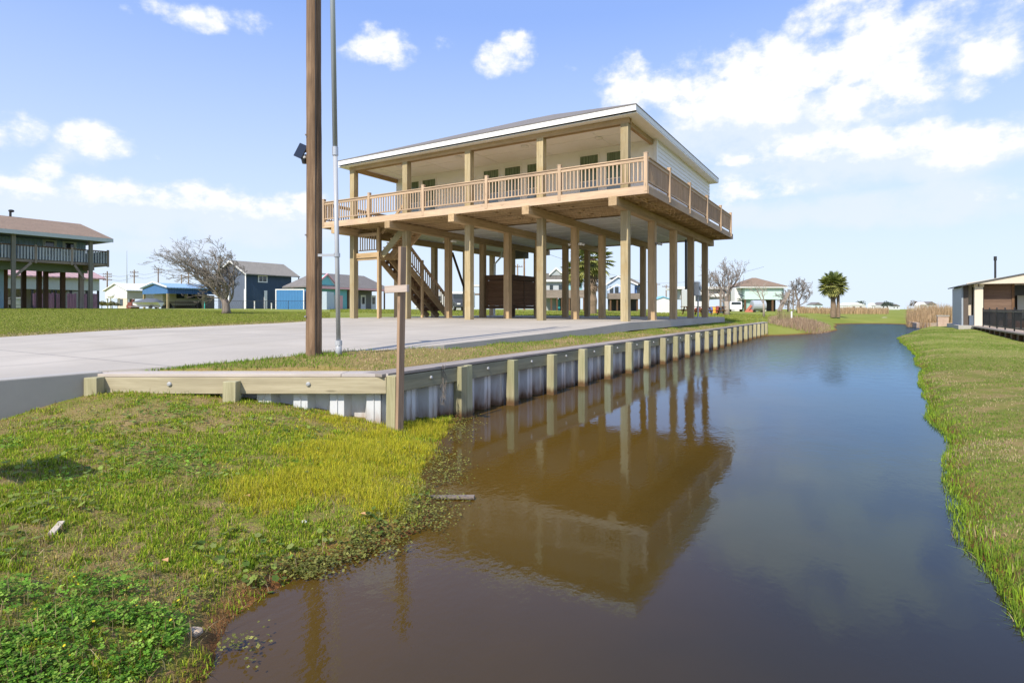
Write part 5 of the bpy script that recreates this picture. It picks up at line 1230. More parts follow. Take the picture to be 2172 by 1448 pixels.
# ---------------- turquoise house with pink fascia ----------------
AT = -55.9
t0,t1 = at_a(656,AT)[1], at_a(818,AT)[1]; Dt = at_a(735,AT)[2]
TQ = thing('turquoise_house', 'low turquoise house with pink fascia and grey hip roof behind the mast', 'house', (AT-3,(t0+t1)/2,.0), world=True)
tq = ribbed('turquoise_siding',(.14,.40,.44),.2,1,.6); pk = col('pink_fascia',(.66,.36,.39))  # turquoise and pink greyed, distance haze put into the colours
tp = at_a(736,AT)[1]; ze = zat(613,Dt)
bx('wall', tq, TQ, AT-4,AT,t0,tp,-.1,ze-.05); bx('porch_back_wall', col('porch_dark',(.16,.16,.16)), TQ, AT-4,AT-2,tp,t1-.6,-.1,ze-.05)
bx('fascia', pk, TQ, AT+.42,AT+.5,t0-.5,t1+.4,ze-.08,ze+.16); bx('fascia', pk, TQ, AT-4,AT+.42,t1+.34,t1+.4,ze-.08,ze+.16)
hip_roof(TQ, M['shingle'], AT-4.6,AT+.5,t0-.3,t1+.5,ze+.18,zat(583,Dt+3),'y')
q = MB(); g0,g1 = at_a(680,AT)[1],at_a(710,AT)[1]; gm = (g0+g1)/2-.3
q.prism([(g0-.9,ze+.2),(gm,zat(586,Dt)),(g1,ze+.2)],'x',AT-3,AT+.2); q.build('dormer', col('aqua_gable',(.20,.55,.62)), TQ)
q = MB(); q.prism([(g0-1.1,ze+.16),(gm,zat(586,Dt)),(g1+.3,ze+.16),(g1+.3,ze+.38),(gm,zat(582.5,Dt)),(g0-1.1,ze+.38)],'x',AT+.2,AT+.42); q.build('pink_rake', pk, TQ)
d0,d1 = at_a(692,AT)[1],at_a(708,AT)[1]; bx('garage_door', col('grey_door',(.36,.37,.38)), TQ, AT,AT+.06,d0,d1+.4,-.05,1.75); d2 = at_a(720,AT)[1]; bx('door', pk, TQ, AT,AT+.05,d2,d2+.5,-.05,1.7)
for px in (770,792):
    u = at_a(px,AT-2)[1]; o = bx('door', M['white'], TQ, AT-2,AT-1.95,u-.45,u+.45,-.05,1.9); bx('pane', M['glass'], o, AT-1.95,AT-1.93,u-.25,u+.25,.7,1.65)
for px in (738,815): u = at_a(px,AT)[1]; bx('porch_post', M['brown_z'], TQ, AT-.05,AT+.1,u-.08,u+.08,-.1,ze-.08)
a_,b_ = wp(612,92); LT = thing('pink_roof_shelter','low shelter with pink eave and grey roof behind the blue shed','shelter',(a_,b_,0.),TH); k9 = 92/FP
L('wall', col('pale_grey_green',(.46,.50,.46)), LT, 0,42*k9,.3,4,-.1,3.1); L('eave', pk, LT, -.2,43*k9,-.1,.1,3.1,3.55); q = MB(); q.prism([(0.1,3.56),(4,4.4),(4,3.56)],'x',-.2,43*k9); q.build('roof', M['shingle'], LT, off=(0,0,0))
# chain-link fence in front of the navy house
cz = .02; FD = 56
CF = thing('chain_link_fence', 'thin dark chain link fence crossing in front of the navy house', 'fence', (*wp(500,FD),cz), TH)
X0 = P(372,500,FD); X1 = P(665,500,FD); x = X0
while x < X1:
    q = MB(); q.tube([(x,0,-.1),(x,0,.82)],.022,6); q.build('fence_post', M['dark_metal'], CF, off=(0,0,0))
    xe = min(x+2.2,X1); q = MB(); q.tube([(x,0,.78),(xe,0,.78)],.016,5); 
    n = 12
    for k in range(n):
        xx = x+(xe-x)*k/n; q.bar((xx,0,0),(min(xx+.36,xe),0,.78),.006,.006); q.bar((xx+.0,0,.78),(min(xx+.36,xe),0,0),.006,.006)
    q.build('fence_mesh', M['dark_metal'], CF, off=(0,0,0)); x += 2.2
for px,D,h,c_,lab in ((540,57,.75,(.75,.74,.72),'small white post near the navy house corner'),(576,58,.55,(.7,.7,.68),'white garden pump beside the navy house wall'),(434,74,.9,(.05,.45,.40),'turquoise post in front of the blue carport')):
    a_,b_ = wp(px,D); q = MB(); q.tube([(a_,b_,-.1),(a_,b_,h)],.06,8); q.tube([(a_,b_,h),(a_,b_,h+.06)],.08,8); tag(q.build('yard_post', col('yp_%d'%px,c_), None), lab, 'post')
# ---------------- trees ----------------
bark = wood('grey_bark','z',(.11,.085,.07),(.20,.165,.14),(.32,.28,.25)); twig = plain('bare_twig',(.19,.165,.14),.9,var=.35)
twig2 = plain('reddish_twig',(.21,.175,.155),.9,var=.35); bark2 = plain('pale_bark',(.34,.29,.24),.9,var=.25,bmp=.5)
def bare_tree(name, label, base, H_, trunk, main, seed, wind=(0,0,0), tm=None, bm_=None, depth=4, dens=1.0, mind=.006, rootflare=1.4, seg=.55, up=.1):
    """trunk: list of (offset, radius) ; main: list of (start index, direction, length, radius)"""
    rg = random.Random(seed); b0 = Vector((base[0],base[1],gz(*base)))
    t = thing(name, label, 'tree', tuple(b0), 0)
    q = MB(); q.tube([Vector(o) for o,_ in trunk],[r for _,r in trunk],12); q.build('trunk', tm or bark, t, off=(0,0,0), smooth=True)
    c = MB(); W_ = Vector(wind)
    def grow(p, d, L, r, lev):
        n = max(3, int(L/.22) if lev < 2 else 3); pts = [p.copy()]; rad = [r]; cur = p.copy(); dd = d.normalized()
        for i in range(n):
            j = .22 if lev < 2 else .3
            dd = (dd + Vector((rg.uniform(-j,j),rg.uniform(-j,j),rg.uniform(-j,j)+up*.5)) + W_*(.10+.04*lev)).normalized()
            cur = cur + dd*(L/n); pts.append(cur.copy()); rad.append(max(mind, r*(1-.72*(i+1)/n)))
        c.tube(pts, rad, 6 if r > .03 else (4 if r > .012 else 3), False)
        if lev >= depth: return
        k = int(round(({0:7,1:6,2:5,3:4}.get(lev,3))*dens))
        for i in range(k):
            t_ = .22+.78*(i+rg.random()*.8)/k; f = min(t_*n, n-.01); a = int(f); pp = pts[a].lerp(pts[a+1], f-a)
            dl = (pts[a+1]-pts[a]).normalized(); side = Vector((rg.uniform(-1,1),rg.uniform(-1,1),rg.uniform(-.7,1))); side = (side-dl*side.dot(dl)).normalized()
            ang = rg.uniform(.45,.95)
            nd_ = (dl*math.cos(ang)+side*math.sin(ang)).normalized()
            grow(pp, nd_, L*rg.uniform(seg-.12,seg+.12)*(1-.25*t_), max(mind, rad[a]*.62), lev+1)
    for (si,d,L,r) in main:
        grow(Vector(trunk[si][0] if not isinstance(si,tuple) else si), Vector(d), L, r, 0)
    c.build('crown', bm_ or twig, t, off=(0,0,0))
    return t
r_, f_ = Vector((CT,ST,0)), Vector((-ST,CT,0)); Z_ = Vector((0,0,1))
def V3(x,y,z): return r_*x+f_*y+Z_*z
# windswept tree on the left lawn
bare_tree('bare_tree','leafless windswept tree leaning left on the lawn before the navy house', wp(480,32), 4,
  [(V3(0,0,-.1),.29),(V3(.0,0,.25),.23),(V3(-.02,0,.6),.21),(V3(-.10,.02,1.0),.19)],
  [(3,V3(-.80,.1,.80),4.1,.12),(3,V3(-.50,-.35,1.0),3.4,.10),(2,V3(-.6,.5,.85),3.2,.10),(3,V3(.75,-.1,1.0),2.9,.11),(3,V3(.35,.4,1.2),3.0,.10),(2,V3(.9,.1,.9),2.5,.085),(2,V3(-.9,0,.75),2.8,.07),(3,V3(-.95,.3,.72),4.8,.10),(3,V3(-.1,0,1.2),3.2,.10)],
  5, wind=tuple(V3(-.52,0,-.09)), depth=4, dens=1.08, mind=.006, seg=.50).scale = (.93,.93,.76)
bare_tree('bare_tree','large leafless tree with upright pale limbs right of the last house post', wp(1543,55), 5,
  [(V3(0,0,-.1),.28),(V3(-.05,0,.5),.22),(V3(-.1,0,1.3),.19)],
  [(2,V3(-.35,.1,1),3.0,.12),(2,V3(.12,-.1,1),3.4,.13),(2,V3(.45,.1,1),3.0,.10),(1,V3(-.6,.2,1),2.6,.09),(2,V3(.0,.4,1),3.0,.09)],
  12, depth=3, dens=.85, mind=.012, tm=bark2, bm_=twig2, up=.25)
bare_tree('bare_tree','thin leafless sapling standing before the grey tank', wp(1620,45), 3,
  [(V3(0,0,-.1),.10),(V3(0,0,.7),.075),(V3(-.02,0,1.1),.065)],
  [(2,V3(-.55,0,1),1.7,.045),(2,V3(.4,.1,1),1.5,.04),(2,V3(.1,-.2,1),1.3,.035)], 21, depth=2, dens=.7, mind=.008, tm=bark2, bm_=bark2, up=.1)
bare_tree('bare_tree','round leafless shrubby tree between the mint house and the palm', wp(1693,85), 4,
  [(V3(0,0,-.1),.26),(V3(.03,0,1.0),.22),(V3(.05,0,1.7),.2)],
  [(2,V3(-.7,0,.8),2.6,.11),(2,V3(.7,.1,.8),2.6,.11),(2,V3(-.2,.4,1),2.7,.11),(2,V3(.25,-.4,1),2.6,.10),(1,V3(-.8,.3,.5),2.2,.08),(1,V3(.9,-.2,.5),2.2,.08)], 33, depth=3, dens=.85, mind=.018, bm_=twig2)
bare_tree('bare_tree','small leafless bush left of the storage tank sapling', wp(1500,66), 3,
  [(V3(0,0,-.1),.12),(V3(.1,0,1.2),.09),(V3(.15,0,2.6),.07)],[(2,V3(-.2,0,1),1.8,.05),(2,V3(.3,0,1),1.7,.05),(1,V3(.5,0,1),1.8,.05),(1,V3(-.5,0,1),1.8,.05)], 41, depth=3, dens=.8, mind=.012, tm=bark2, bm_=twig2)
bare_tree('bare_tree','grey leafless thicket tree between the slide and the round leafless tree', wp(1672,95), 3,
  [(V3(0,0,-.1),.15),(V3(-.1,0,1.2),.12)],[(1,V3(-.4,0,1),2.2,.06),(1,V3(.4,0,1),2.2,.06),(0,V3(-.3,0,1),2.2,.06),(0,V3(.5,.2,1),2.4,.06)], 44, depth=3, dens=.9, mind=.016)
# fan palms
def leafmat(name, a, b):
    m, nt, bs = new_mat(name); at = nd(nt,'ShaderNodeAttribute'); at.attribute_name = 'tint'
    n = noise(nt, mapped(nt), 4, 3); c = mixc(nt, mth(nt,'ADD',mth(nt,'MULTIPLY',at.outputs['Fac'],.8),mth(nt,'MULTIPLY',n,.2)), a, b)
    nt.links.new(c, bs.inputs['Base Color']); bs.inputs['Roughness'].default_value = .55; bs.inputs['Specular IOR Level'].default_value = .3
    try:
        bs.inputs['Subsurface Weight'].default_value = 0
    except Exception: pass
    return m
palm_g = leafmat('palm_leaf',(.12,.17,.042),(.42,.41,.13)); palm_d = plain('palm_dead',(.215,.155,.105),.95,var=.45,scale=5,bmp=.5)
def fan(q, tints, c, d, R, tint, nseg=15, droop=.25):
    d = d.normalized(); up = Z_ if abs(d.z) < .9 else r_; x = d.cross(up).normalized(); n = x.cross(d).normalized()
    for k in range(nseg):
        t = -1.9+3.8*k/(nseg-1); dir_ = (d*math.cos(t)+x*math.sin(t)); Lk = R*(.72+.28*math.cos(t*.6))*random.uniform(.9,1.08)
        w_ = R*.095; pr = dir_.cross(n).normalized()
        m1 = c+dir_*Lk*.55; e = c+dir_*Lk-Vector((0,0,droop*R*(.6+.4*random.random())))
        i = len(q.v); q.v += [tuple(c-pr*w_*.25),tuple(c+pr*w_*.25),tuple(m1+pr*w_*.8),tuple(e),tuple(m1-pr*w_*.8)]; q.f.append((i,i+1,i+2,i+3,i+4))
        tints += [tint*random.uniform(.85,1.1)]*5
def palm(label, base, H_, R, nf, seed, trunk_r=.3, crown_r=1.0, skirt=1.4, twin=None):
    random.seed(seed); b0 = Vector((base[0],base[1],gz(*base))); t = thing('fan_palm', label, 'palm tree', tuple(b0))
    q = MB(); top = Vector((0,0,H_))
    q.tube([Vector((.03*math.sin(z*2),0,z)) for z in np.linspace(-.2,H_,12)],[trunk_r*(1.15-.25*z/H_)*random.uniform(.92,1.08) for z in np.linspace(0,H_,12)],12); q.build('trunk', palm_d, t, off=(0,0,0))
    if twin:
        q = MB(); q.tube([Vector(twin)*1.0+Vector((0,0,z)) for z in (-.2,.8,1.6,H_*.72)],[trunk_r*.85,trunk_r*.7,trunk_r*.6,trunk_r*.55],10); q.build('trunk', palm_d, t, off=(0,0,0))
    # skirt of dead fronds
    q = MB(); ti = []
    for k in range(int(nf*1.7)):
        a = random.uniform(0,2*PI); z = H_-random.uniform(.05,skirt); rr = trunk_r*random.uniform(.9,1.2)*(1+.9*max(0,1-(H_-z)/.8))
        c = Vector((rr*math.cos(a),rr*math.sin(a),z)); fan(q, ti, c, Vector((math.cos(a)*.5,math.sin(a)*.5,-1)), R*random.uniform(.35,.65), 0, 9, .05)
    q.build('dead_fronds', palm_d, t, off=(0,0,0))
    q = MB(); ti = []; st = MB()
    for k in range(nf):
        a = k*2.39996+random.uniform(-.3,.3); e = math.asin(max(-.85,min(.97, 1-1.85*(k+.5)/nf))); L = crown_r*random.uniform(.75,1.1)
        d = Vector((math.cos(a)*math.cos(e),math.sin(a)*math.cos(e),math.sin(e))); c = top+d*L-Vector((0,0,.12*L*math.cos(e)))
        st.tube([top+d*.1, top+d*L*.6, c],[.022,.018,.012],4,False)
        fan(q, ti, c-d*R*.15, d, R*random.uniform(.85,1.1), max(0,min(1,.45-.45*math.sin(e)+random.uniform(-.12,.28))), 17, .22)
    st.build('leaf_stalks', col('palm_stalk',(.16,.15,.06)), t, off=(0,0,0)); o = q.build('crown', palm_g, t, off=(0,0,0))
    at = o.data.attributes.new('tint','FLOAT','POINT'); at.data.foreach_set('value', np.array(ti,np.float32))
    return t
palm('stocky green fan palm with a shaggy dead frond skirt beside the canal end', wp(1767,61), 3.35, .85, 60, 3, .24, 1.0, 1.35, twin=tuple(r_*.55))
palm('tall fan palm with drooping yellow green fronds behind the house posts', wp(1254,48), 4.6, .95, 40, 9, .42, 1.25, 2.6)
palm('short fan palm with yellow drooping fronds glimpsed behind the middle post', wp(1222,52), 3.9, .8, 34, 15, .3, 1.0, 1.4)
# rounded shrubs
def shrub(label, base, R, seed, ca, cb, n=900, name='shrub', H_=None):
    rg = np.random.default_rng(seed); b0 = (base[0],base[1],gz(*base)); H_ = H_ or R
    t = thing(name, label, 'shrub', b0); q = MB()
    for k in range(n):
        u = rg.normal(size=3); u /= np.linalg.norm(u); rr = rg.uniform(.45,1)**.6*(1+.25*math.sin(5*u[0]+seed)*math.cos(4*u[1]))
        p = Vector((u[0]*R*rr,u[1]*R*rr,H_*.55+abs(u[2])*H_*.6*rr-.1*H_)); s_ = R*rg.uniform(.05,.12); a = Vector(rg.normal(size=3)).normalized(); b = a.orthogonal().normalized()
        q.add([p+a*s_,p+b*s_*.6,p-a*s_,p-b*s_*.6],[(0,1,2,3)])
    q.build('foliage', plain('leaf_%d'%seed, ca, .8, var=.5, scale=3), t, off=(0,0,0)); s2 = MB(); s2.tube([(0,0,-.1),(0,0,H_*.8)],[.05,.02],6); s2.build('stem', bark, t, off=(0,0,0)); return t
shrub('olive green bush at the end of the purple fence', wp(216,66), .75, 1, (.15,.14,.03), 0); shrub('dark olive bush left of the white carport panel', wp(238,72), .8, 2, (.10,.10,.035), 0)
shrub('dark tree clump on the horizon above the culverts', wp(1882,330), 3.4, 3, (.05,.07,.05), 0, 700, H_=4.5); shrub('dark round tree far behind the right hand reeds', wp(1942,260), 2.6, 4, (.12,.09,.06), 0, 500, H_=4.0); shrub('far green tree above the white warehouse roof', wp(1826,400), 3.2, 5, (.06,.09,.05), 0, 500, H_=6)
# reeds and dry weeds : uncountable -> stuff
def blades(n, xy, h, w_, lean, rg, tilt_dir=None):
    """n tapered blades (5 verts: quad + tip) at xy, heights h; returns verts, quads+tri as quads"""
    z = Hgt(xy[:,0], xy[:,1]); a = rg.uniform(0,2*PI,n); la = rg.uniform(0,2*PI,n) if tilt_dir is None else tilt_dir+rg.normal(0,.6,n)
    l = np.abs(rg.normal(0,lean,n))*h; dx, dy = np.cos(a)*w_/2, np.sin(a)*w_/2; lx, ly = np.cos(la)*l, np.sin(la)*l
    x, y = xy[:,0], xy[:,1]; hz = np.sqrt(np.maximum(h*h-l*l, h*h*.1))
    v = np.empty((n,6,3))
    v[:,0] = np.stack([x-dx,y-dy,z-.01],1); v[:,1] = np.stack([x+dx,y+dy,z-.01],1)
    v[:,2] = np.stack([x+dx*.8+lx*.35,y+dy*.8+ly*.35,z+hz*.6],1); v[:,3] = np.stack([x-dx*.8+lx*.35,y-dy*.8+ly*.35,z+hz*.6],1)
    v[:,4] = np.stack([x+dx*.12+lx,y+dy*.12+ly,z+hz],1); v[:,5] = np.stack([x-dx*.12+lx,y-dy*.12+ly,z+hz],1)
    i = np.arange(n)[:,None]*6
    f = np.concatenate([i+np.array([[0,1,2,3]]), i+np.array([[3,2,4,5]])],0)
    return v.reshape(-1,3), f
def blademat(name, rough=.7, trans=.35):
    m, nt, bs = new_mat(name); at = nd(nt,'ShaderNodeAttribute'); at.attribute_name = 'hue'
    nt.links.new(at.outputs['Color'], bs.inputs['Base Color']); bs.inputs['Roughness'].default_value = rough; bs.inputs['Specular IOR Level'].default_value = .2
    tr = nd(nt,'ShaderNodeBsdfTranslucent'); nt.links.new(at.outputs['Color'], tr.inputs['Color']); mx = nd(nt,'ShaderNodeMixShader'); mx.inputs[0].default_value = trans
    out_ = [n_ for n_ in nt.nodes if n_.type == 'OUTPUT_MATERIAL'][0]
    nt.links.new(bs.outputs[0], mx.inputs[1]); nt.links.new(tr.outputs[0], mx.inputs[2]); nt.links.new(mx.outputs[0], out_.inputs['Surface']); return m
M['blade'] = blademat('grass_blade')
def stuff(name, label, verts, faces, cols, per):
    o = np_mesh(name, verts, faces, M['blade'], False); at = o.data.attributes.new('hue','FLOAT_COLOR','POINT')
    c = np.ones((len(verts),4),np.float32); c[:,:3] = np.repeat(cols, per, 0); at.data.foreach_set('color', c.ravel())
    tag(o, kind='stuff'); o['label'] = label; o['category'] = name.replace('_',' '); return o
def pick(rg, n, pal, var=.15):
    pal = np.array(pal); c = pal[rg.integers(0,len(pal),n)]; return np.clip(c*(1+rg.normal(0,var,(n,1))),.005,.9)
def reed_patch(label, name, px0, px1, D0, D1, n, h0, h1, w_, pal, seed, dome=False):
    rg = np.random.default_rng(seed); px = rg.uniform(px0,px1,n); D = rg.uniform(D0,D1,n)
    u = (px-CX)/FP; xy = np.stack([(u*CT-ST)*D,(u*ST+CT)*D],1); h = rg.uniform(h0,h1,n)
    if dome:
        tt = (px-px0)/(px1-px0); h = h*np.sqrt(np.clip(1-(2*tt-1)**2,.05,1))
    h = h*(.75+.5*vnoise(xy[:,0],xy[:,1],.45,7))
    v,f = blades(n, xy, h, np.full(n,w_), .22, rg); return stuff(name,label,v,f,pick(rg,n,pal,.2),6)
REED = [(.46,.32,.18),(.54,.39,.23),(.38,.27,.15),(.50,.35,.20)]
reed_patch('tall tan reeds on the far right bank left of the pavilion','reed_bed',1924,2022,48,62,4600,.5,1.45,.035,REED,1)
reed_patch('tan reed fringe before the brick pillar','reed_bed',1950,2000,45,49,900,.45,1.0,.03,REED,2)
reed_patch('long band of tan reeds behind the palm','reed_bed',1692,1885,80,100,3600,.5,.95,.06,REED,3)
reed_patch('tan reed tussocks right of the palm','reed_bed',1788,1835,84,96,600,.6,1.1,.05,REED,4)
reed_patch('dry brown weeds spilling over the bank past the bulkhead','dry_weeds',1628,1762,34.8,44,4600,.14,.38,.022,[(.40,.28,.19),(.46,.34,.24),(.33,.23,.16)],5,True)
reed_patch('dry grass tuft near the end of the bulkhead','dry_weeds',1648,1676,38,42,260,.3,.9,.02,[(.36,.29,.16),(.30,.27,.12)],6)
# ---------------- grass, clover, litter on the near banks ----------------
rg = np.random.default_rng(5)
def shore_dist(x, y, S):
    S = np.array(S); d = np.full(len(x), 1e9)
    for (x0,y0),(x1,y1) in zip(S[:-1],S[1:]):
        t = np.clip(((x-x0)*(x1-x0)+(y-y0)*(y1-y0))/((x1-x0)**2+(y1-y0)**2+1e-9),0,1); d = np.minimum(d, np.hypot(x-x0-t*(x1-x0),y-y0-t*(y1-y0)))
    return d
BANK = [(-1.9,-1.0),(-2.26,1.33),(-2.72,2.18),(-2.60,3.05),(-3.01,3.74),(-3.74,4.76),(-4.61,6.33),(-4.85,6.4),(-4.86,5.0),(-7.85,3.3),(-7.58,3.1),(-7.58,-1.0)]
def sample_cam(n, D0, D1, px0, px1, pw=1.0):
    """scatter points in the part of the ground the eye can see, denser close by"""
    u = (rg.uniform(px0,px1,n)-CX)/FP; t = rg.uniform(0,1,n); D = D0*(D1/D0)**(t**pw)
    return np.stack([(u*CT-ST)*D,(u*ST+CT)*D],1), D
def zones(xy):
    x,y = xy[:,0],xy[:,1]; sd = shore_dist(x,y,SHORE_L)
    # lime tongue of tall soft grass near the water by the stake
    lx, ly = x+3.95, y-3.75; uu = lx*.62-ly*.78; vv = lx*.78+ly*.62
    lime = np.clip(1.15-np.sqrt((uu/1.7)**2+(vv/.95)**2)+1.1*(vnoise(x,y,2.0,21)-.5)+.6*(vnoise(x,y,6.,24)-.5),0,1)*.85
    lime = np.maximum(lime, np.clip(1.1-np.hypot((x+4.5)/.45,(y-5.35)/.9),0,1))
    # camera-side clover carpet
    c = np.clip((-.15-(y-1.0)*.75+np.minimum(0,-(x+2.75)*.5))*1.5+1.5*(vnoise(x,y,1.6,22)-.42),0,1)
    cl2 = np.clip((vnoise(x,y,1.3,23)-.68)*6,0,1)*.7
    clover = np.maximum(c, cl2*.9)
    return sd, lime, clover
def keep_bank(xy):
    z = Hgt(xy[:,0],xy[:,1]); return inpoly(BANK, xy[:,0], xy[:,1]) & (z > WATER-.01), z
# 1 short mown grass over the whole near bank
xy, D = sample_cam(540000, 1.4, 8.2, -330, 1000, .9); k, z = keep_bank(xy); xy = xy[k]; D = D[k]; sd, lime, clover = zones(xy)
n = len(xy); dryp = vnoise(xy[:,0],xy[:,1],1.7,31)*.5+vnoise(xy[:,0],xy[:,1],5,32)*.3+vnoise(xy[:,0],xy[:,1],13,33)*.2; clump = vnoise(xy[:,0],xy[:,1],11,36)*.55+vnoise(xy[:,0],xy[:,1],24,37)*.45
dens = np.where(dryp > .56, .25, 1.0)*np.where(sd < .16, .18, 1)*np.clip((clump-.24)*4,.10,1)
m = rg.uniform(0,1,n) < dens; xy, D, sd, lime, clover, dryp, clump = [q[m] for q in (xy,D,sd,lime,clover,dryp,clump)]; n = len(xy)
h = rg.uniform(.010,.034,n)*(1+1.1*lime)*(1-.35*(dryp > .55))*(.45+1.2*np.clip(clump,0,1))
g1 = pick(rg,n,[(.24,.36,.022),(.33,.43,.03),(.19,.31,.022),(.42,.43,.05)],.28); dry = pick(rg,n,[(.38,.29,.10),(.46,.36,.14),(.28,.20,.08)],.25); lm = pick(rg,n,[(.48,.45,.028),(.56,.50,.035),(.38,.40,.03)],.2)
c = np.where((rg.uniform(0,1,n) < np.clip((dryp-.44)*3.0,.06,.7))[:,None], dry, g1); c = np.where((rg.uniform(0,1,n) < lime*1.2)[:,None], lm, c)
v,f = blades(n, xy, h, rg.uniform(.0024,.005,n)*(1+.12*D), .8, rg); stuff('bank_grass','short green and straw grass on the near bank',v,f,c,6)
# 2 taller lime grass
xy, D = sample_cam(230000, 2.6, 7.8, 350, 1000); k, z = keep_bank(xy); xy = xy[k]; D = D[k]; sd, lime, clover = zones(xy); m = (rg.uniform(0,1,len(xy)) < lime*1.0)&(sd > .1); xy = xy[m]; D = D[m]; lime = lime[m]; n = len(xy)
v,f = blades(n, xy, rg.uniform(.03,.085,n)*(.6+.8*vnoise(xy[:,0],xy[:,1],4,91))*(.25+.95*lime), rg.uniform(.0016,.003,n)*(1+.1*D), .42, rg); stuff('lime_grass','soft lime yellow grass beside the stake and the water',v,f,pick(rg,n,[(.50,.47,.03),(.58,.53,.04),(.42,.43,.03),(.50,.43,.07),(.34,.39,.035)],.22),6)
# 3 clover: three small leaflets on a stalk
def clover_leaves(xy, hgt, r, cols, name, label, nl=3):
    n = len(xy); z = Hgt(xy[:,0],xy[:,1])+hgt; V = []; t0 = rg.uniform(0,2*PI,n); tx = rg.normal(0,.3,n); ty = rg.normal(0,.3,n)
    for k in range(nl):
        a = t0+k*2*PI/nl; ca, sa = np.cos(a), np.sin(a)
        P4 = []
        for (u,w_) in ((.05,0),(.6,-.5),(1.05,-.28),(1.05,.28),(.6,.5)):
            dx = (ca*u-sa*w_)*r; dy = (sa*u+ca*w_)*r; P4.append(np.stack([xy[:,0]+dx,xy[:,1]+dy,z+dx*tx+dy*ty+.10*r*u],1))
        V.append(np.stack(P4,1))
    V = np.stack(V,1).reshape(-1,3); F_ = np.arange(n*nl)[:,None]*5
    # quads: 0,1,2,3 and 0,3,4 -> as quad with repeated? use two quads sharing the midrib
    f = np.concatenate([F_+np.array([[0,1,2,3]])],0); f2 = F_+np.array([[0,3,4]])
    me = bpy.data.meshes.new(name); me.vertices.add(len(V)); me.vertices.foreach_set('co', V.astype(np.float32).ravel())
    li = np.concatenate([f.ravel(), f2.ravel()]).astype(np.int32); me.loops.add(len(li)); me.loops.foreach_set('vertex_index', li)
    ls = np.concatenate([np.arange(len(f))*4, len(f)*4+np.arange(len(f2))*3]).astype(np.int32); me.polygons.add(len(ls)); me.polygons.foreach_set('loop_start', ls); me.update(calc_edges=True)
    me.materials.append(M['blade']); o = bpy.data.objects.new(name, me); COL.objects.link(o)
    at = me.attributes.new('hue','FLOAT_COLOR','POINT'); cc = np.ones((len(V),4),np.float32); cc[:,:3] = np.repeat(cols,5*nl,0); at.data.foreach_set('color', cc.ravel())
    tag(o, kind='stuff'); o['label'] = label; o['category'] = name.replace('_',' '); return o
xy, D = sample_cam(150000, 1.35, 7.5, -330, 900, 1.15); k, z = keep_bank(xy); xy = xy[k]; D = D[k]; sd, lime, clover = zones(xy); m = (rg.uniform(0,1,len(xy)) < clover*(1-.8*lime)*np.clip((vnoise(xy[:,0],xy[:,1],9,42)-.28)*3.5,.1,1))&(sd > .1); xy = xy[m]; D = D[m]; n = len(xy)
mound = vnoise(xy[:,0],xy[:,1],3.0,41)
clover_leaves(xy, (.012+.055*mound)*rg.uniform(.4,1,n)*np.clip(1.5-D*.13,.4,1.2), rg.uniform(.007,.013,n), pick(rg,n,[(.11,.26,.022),(.17,.33,.035),(.26,.40,.06),(.075,.18,.018)],.28), 'clover', 'bright green clover carpet on the near bank')
# 4 shoreline weeds: small olive leaves at and just over the water edge
nS = 10000; S = np.array(SHORE_L); i = rg.integers(2,len(S)-1,nS); t = rg.uniform(0,1,nS)[:,None]; base = S[i]*(1-t)+S[i+1]*t
i8 = (i >= 7); off = rg.normal(0,1,(nS,2))*np.where(i8,.13,.075)[:,None]; xy = base+off; xy = xy[(vnoise(xy[:,0],xy[:,1],3.2,51)*.6+vnoise(xy[:,0],xy[:,1],9,52)*.4 > np.where(i8,.40,.58))]
n = len(xy); zz = Hgt(xy[:,0],xy[:,1]); hg = np.maximum(WATER+.008-zz,0)+rg.uniform(.004,.05,n)
clover_leaves(xy, hg, rg.uniform(.004,.009,n), pick(rg,n,[(.18,.20,.04),(.25,.26,.06),(.13,.14,.04),(.29,.29,.08)],.25), 'shore_weed', 'small olive leaves creeping over the near water edge', 4)
# broad leaved weeds
xy, D = sample_cam(4500, 1.5, 6, -200, 950); k, z = keep_bank(xy); xy = xy[k]; m = vnoise(xy[:,0],xy[:,1],2.,61) > .52; xy = xy[m]; n = len(xy)
clover_leaves(xy, rg.uniform(.01,.05,n), rg.uniform(.009,.02,n), pick(rg,n,[(.24,.32,.06),(.20,.24,.07),(.10,.17,.03)],.2), 'broadleaf_weed', 'pale broad leaved weeds scattered in the near bank grass', 5)
# tiny yellow flowers and straw litter
xy, D = sample_cam(110, 1.4, 4, -200, 500); k, z = keep_bank(xy); xy = xy[k]; sd, lime, clover = zones(xy); xy = xy[clover > .2]; n = len(xy)
clover_leaves(xy, rg.uniform(.06,.11,n), rg.uniform(.003,.006,n), pick(rg,n,[(.75,.6,.03)],.1), 'yellow_flower', 'tiny yellow flowers dotted over the clover', 5)
xy, D = sample_cam(11000, 1.4, 8, -330, 1000); k, z = keep_bank(xy); xy = xy[k]; n = len(xy)
v,f = blades(n, xy, rg.uniform(.03,.10,n), rg.uniform(.002,.004,n), .98, rg); stuff('straw_litter','pale dead straw lying through the near bank grass',v,f,pick(rg,n,[(.40,.31,.15),(.46,.37,.2),(.28,.19,.09),(.2,.12,.06)],.2),6)
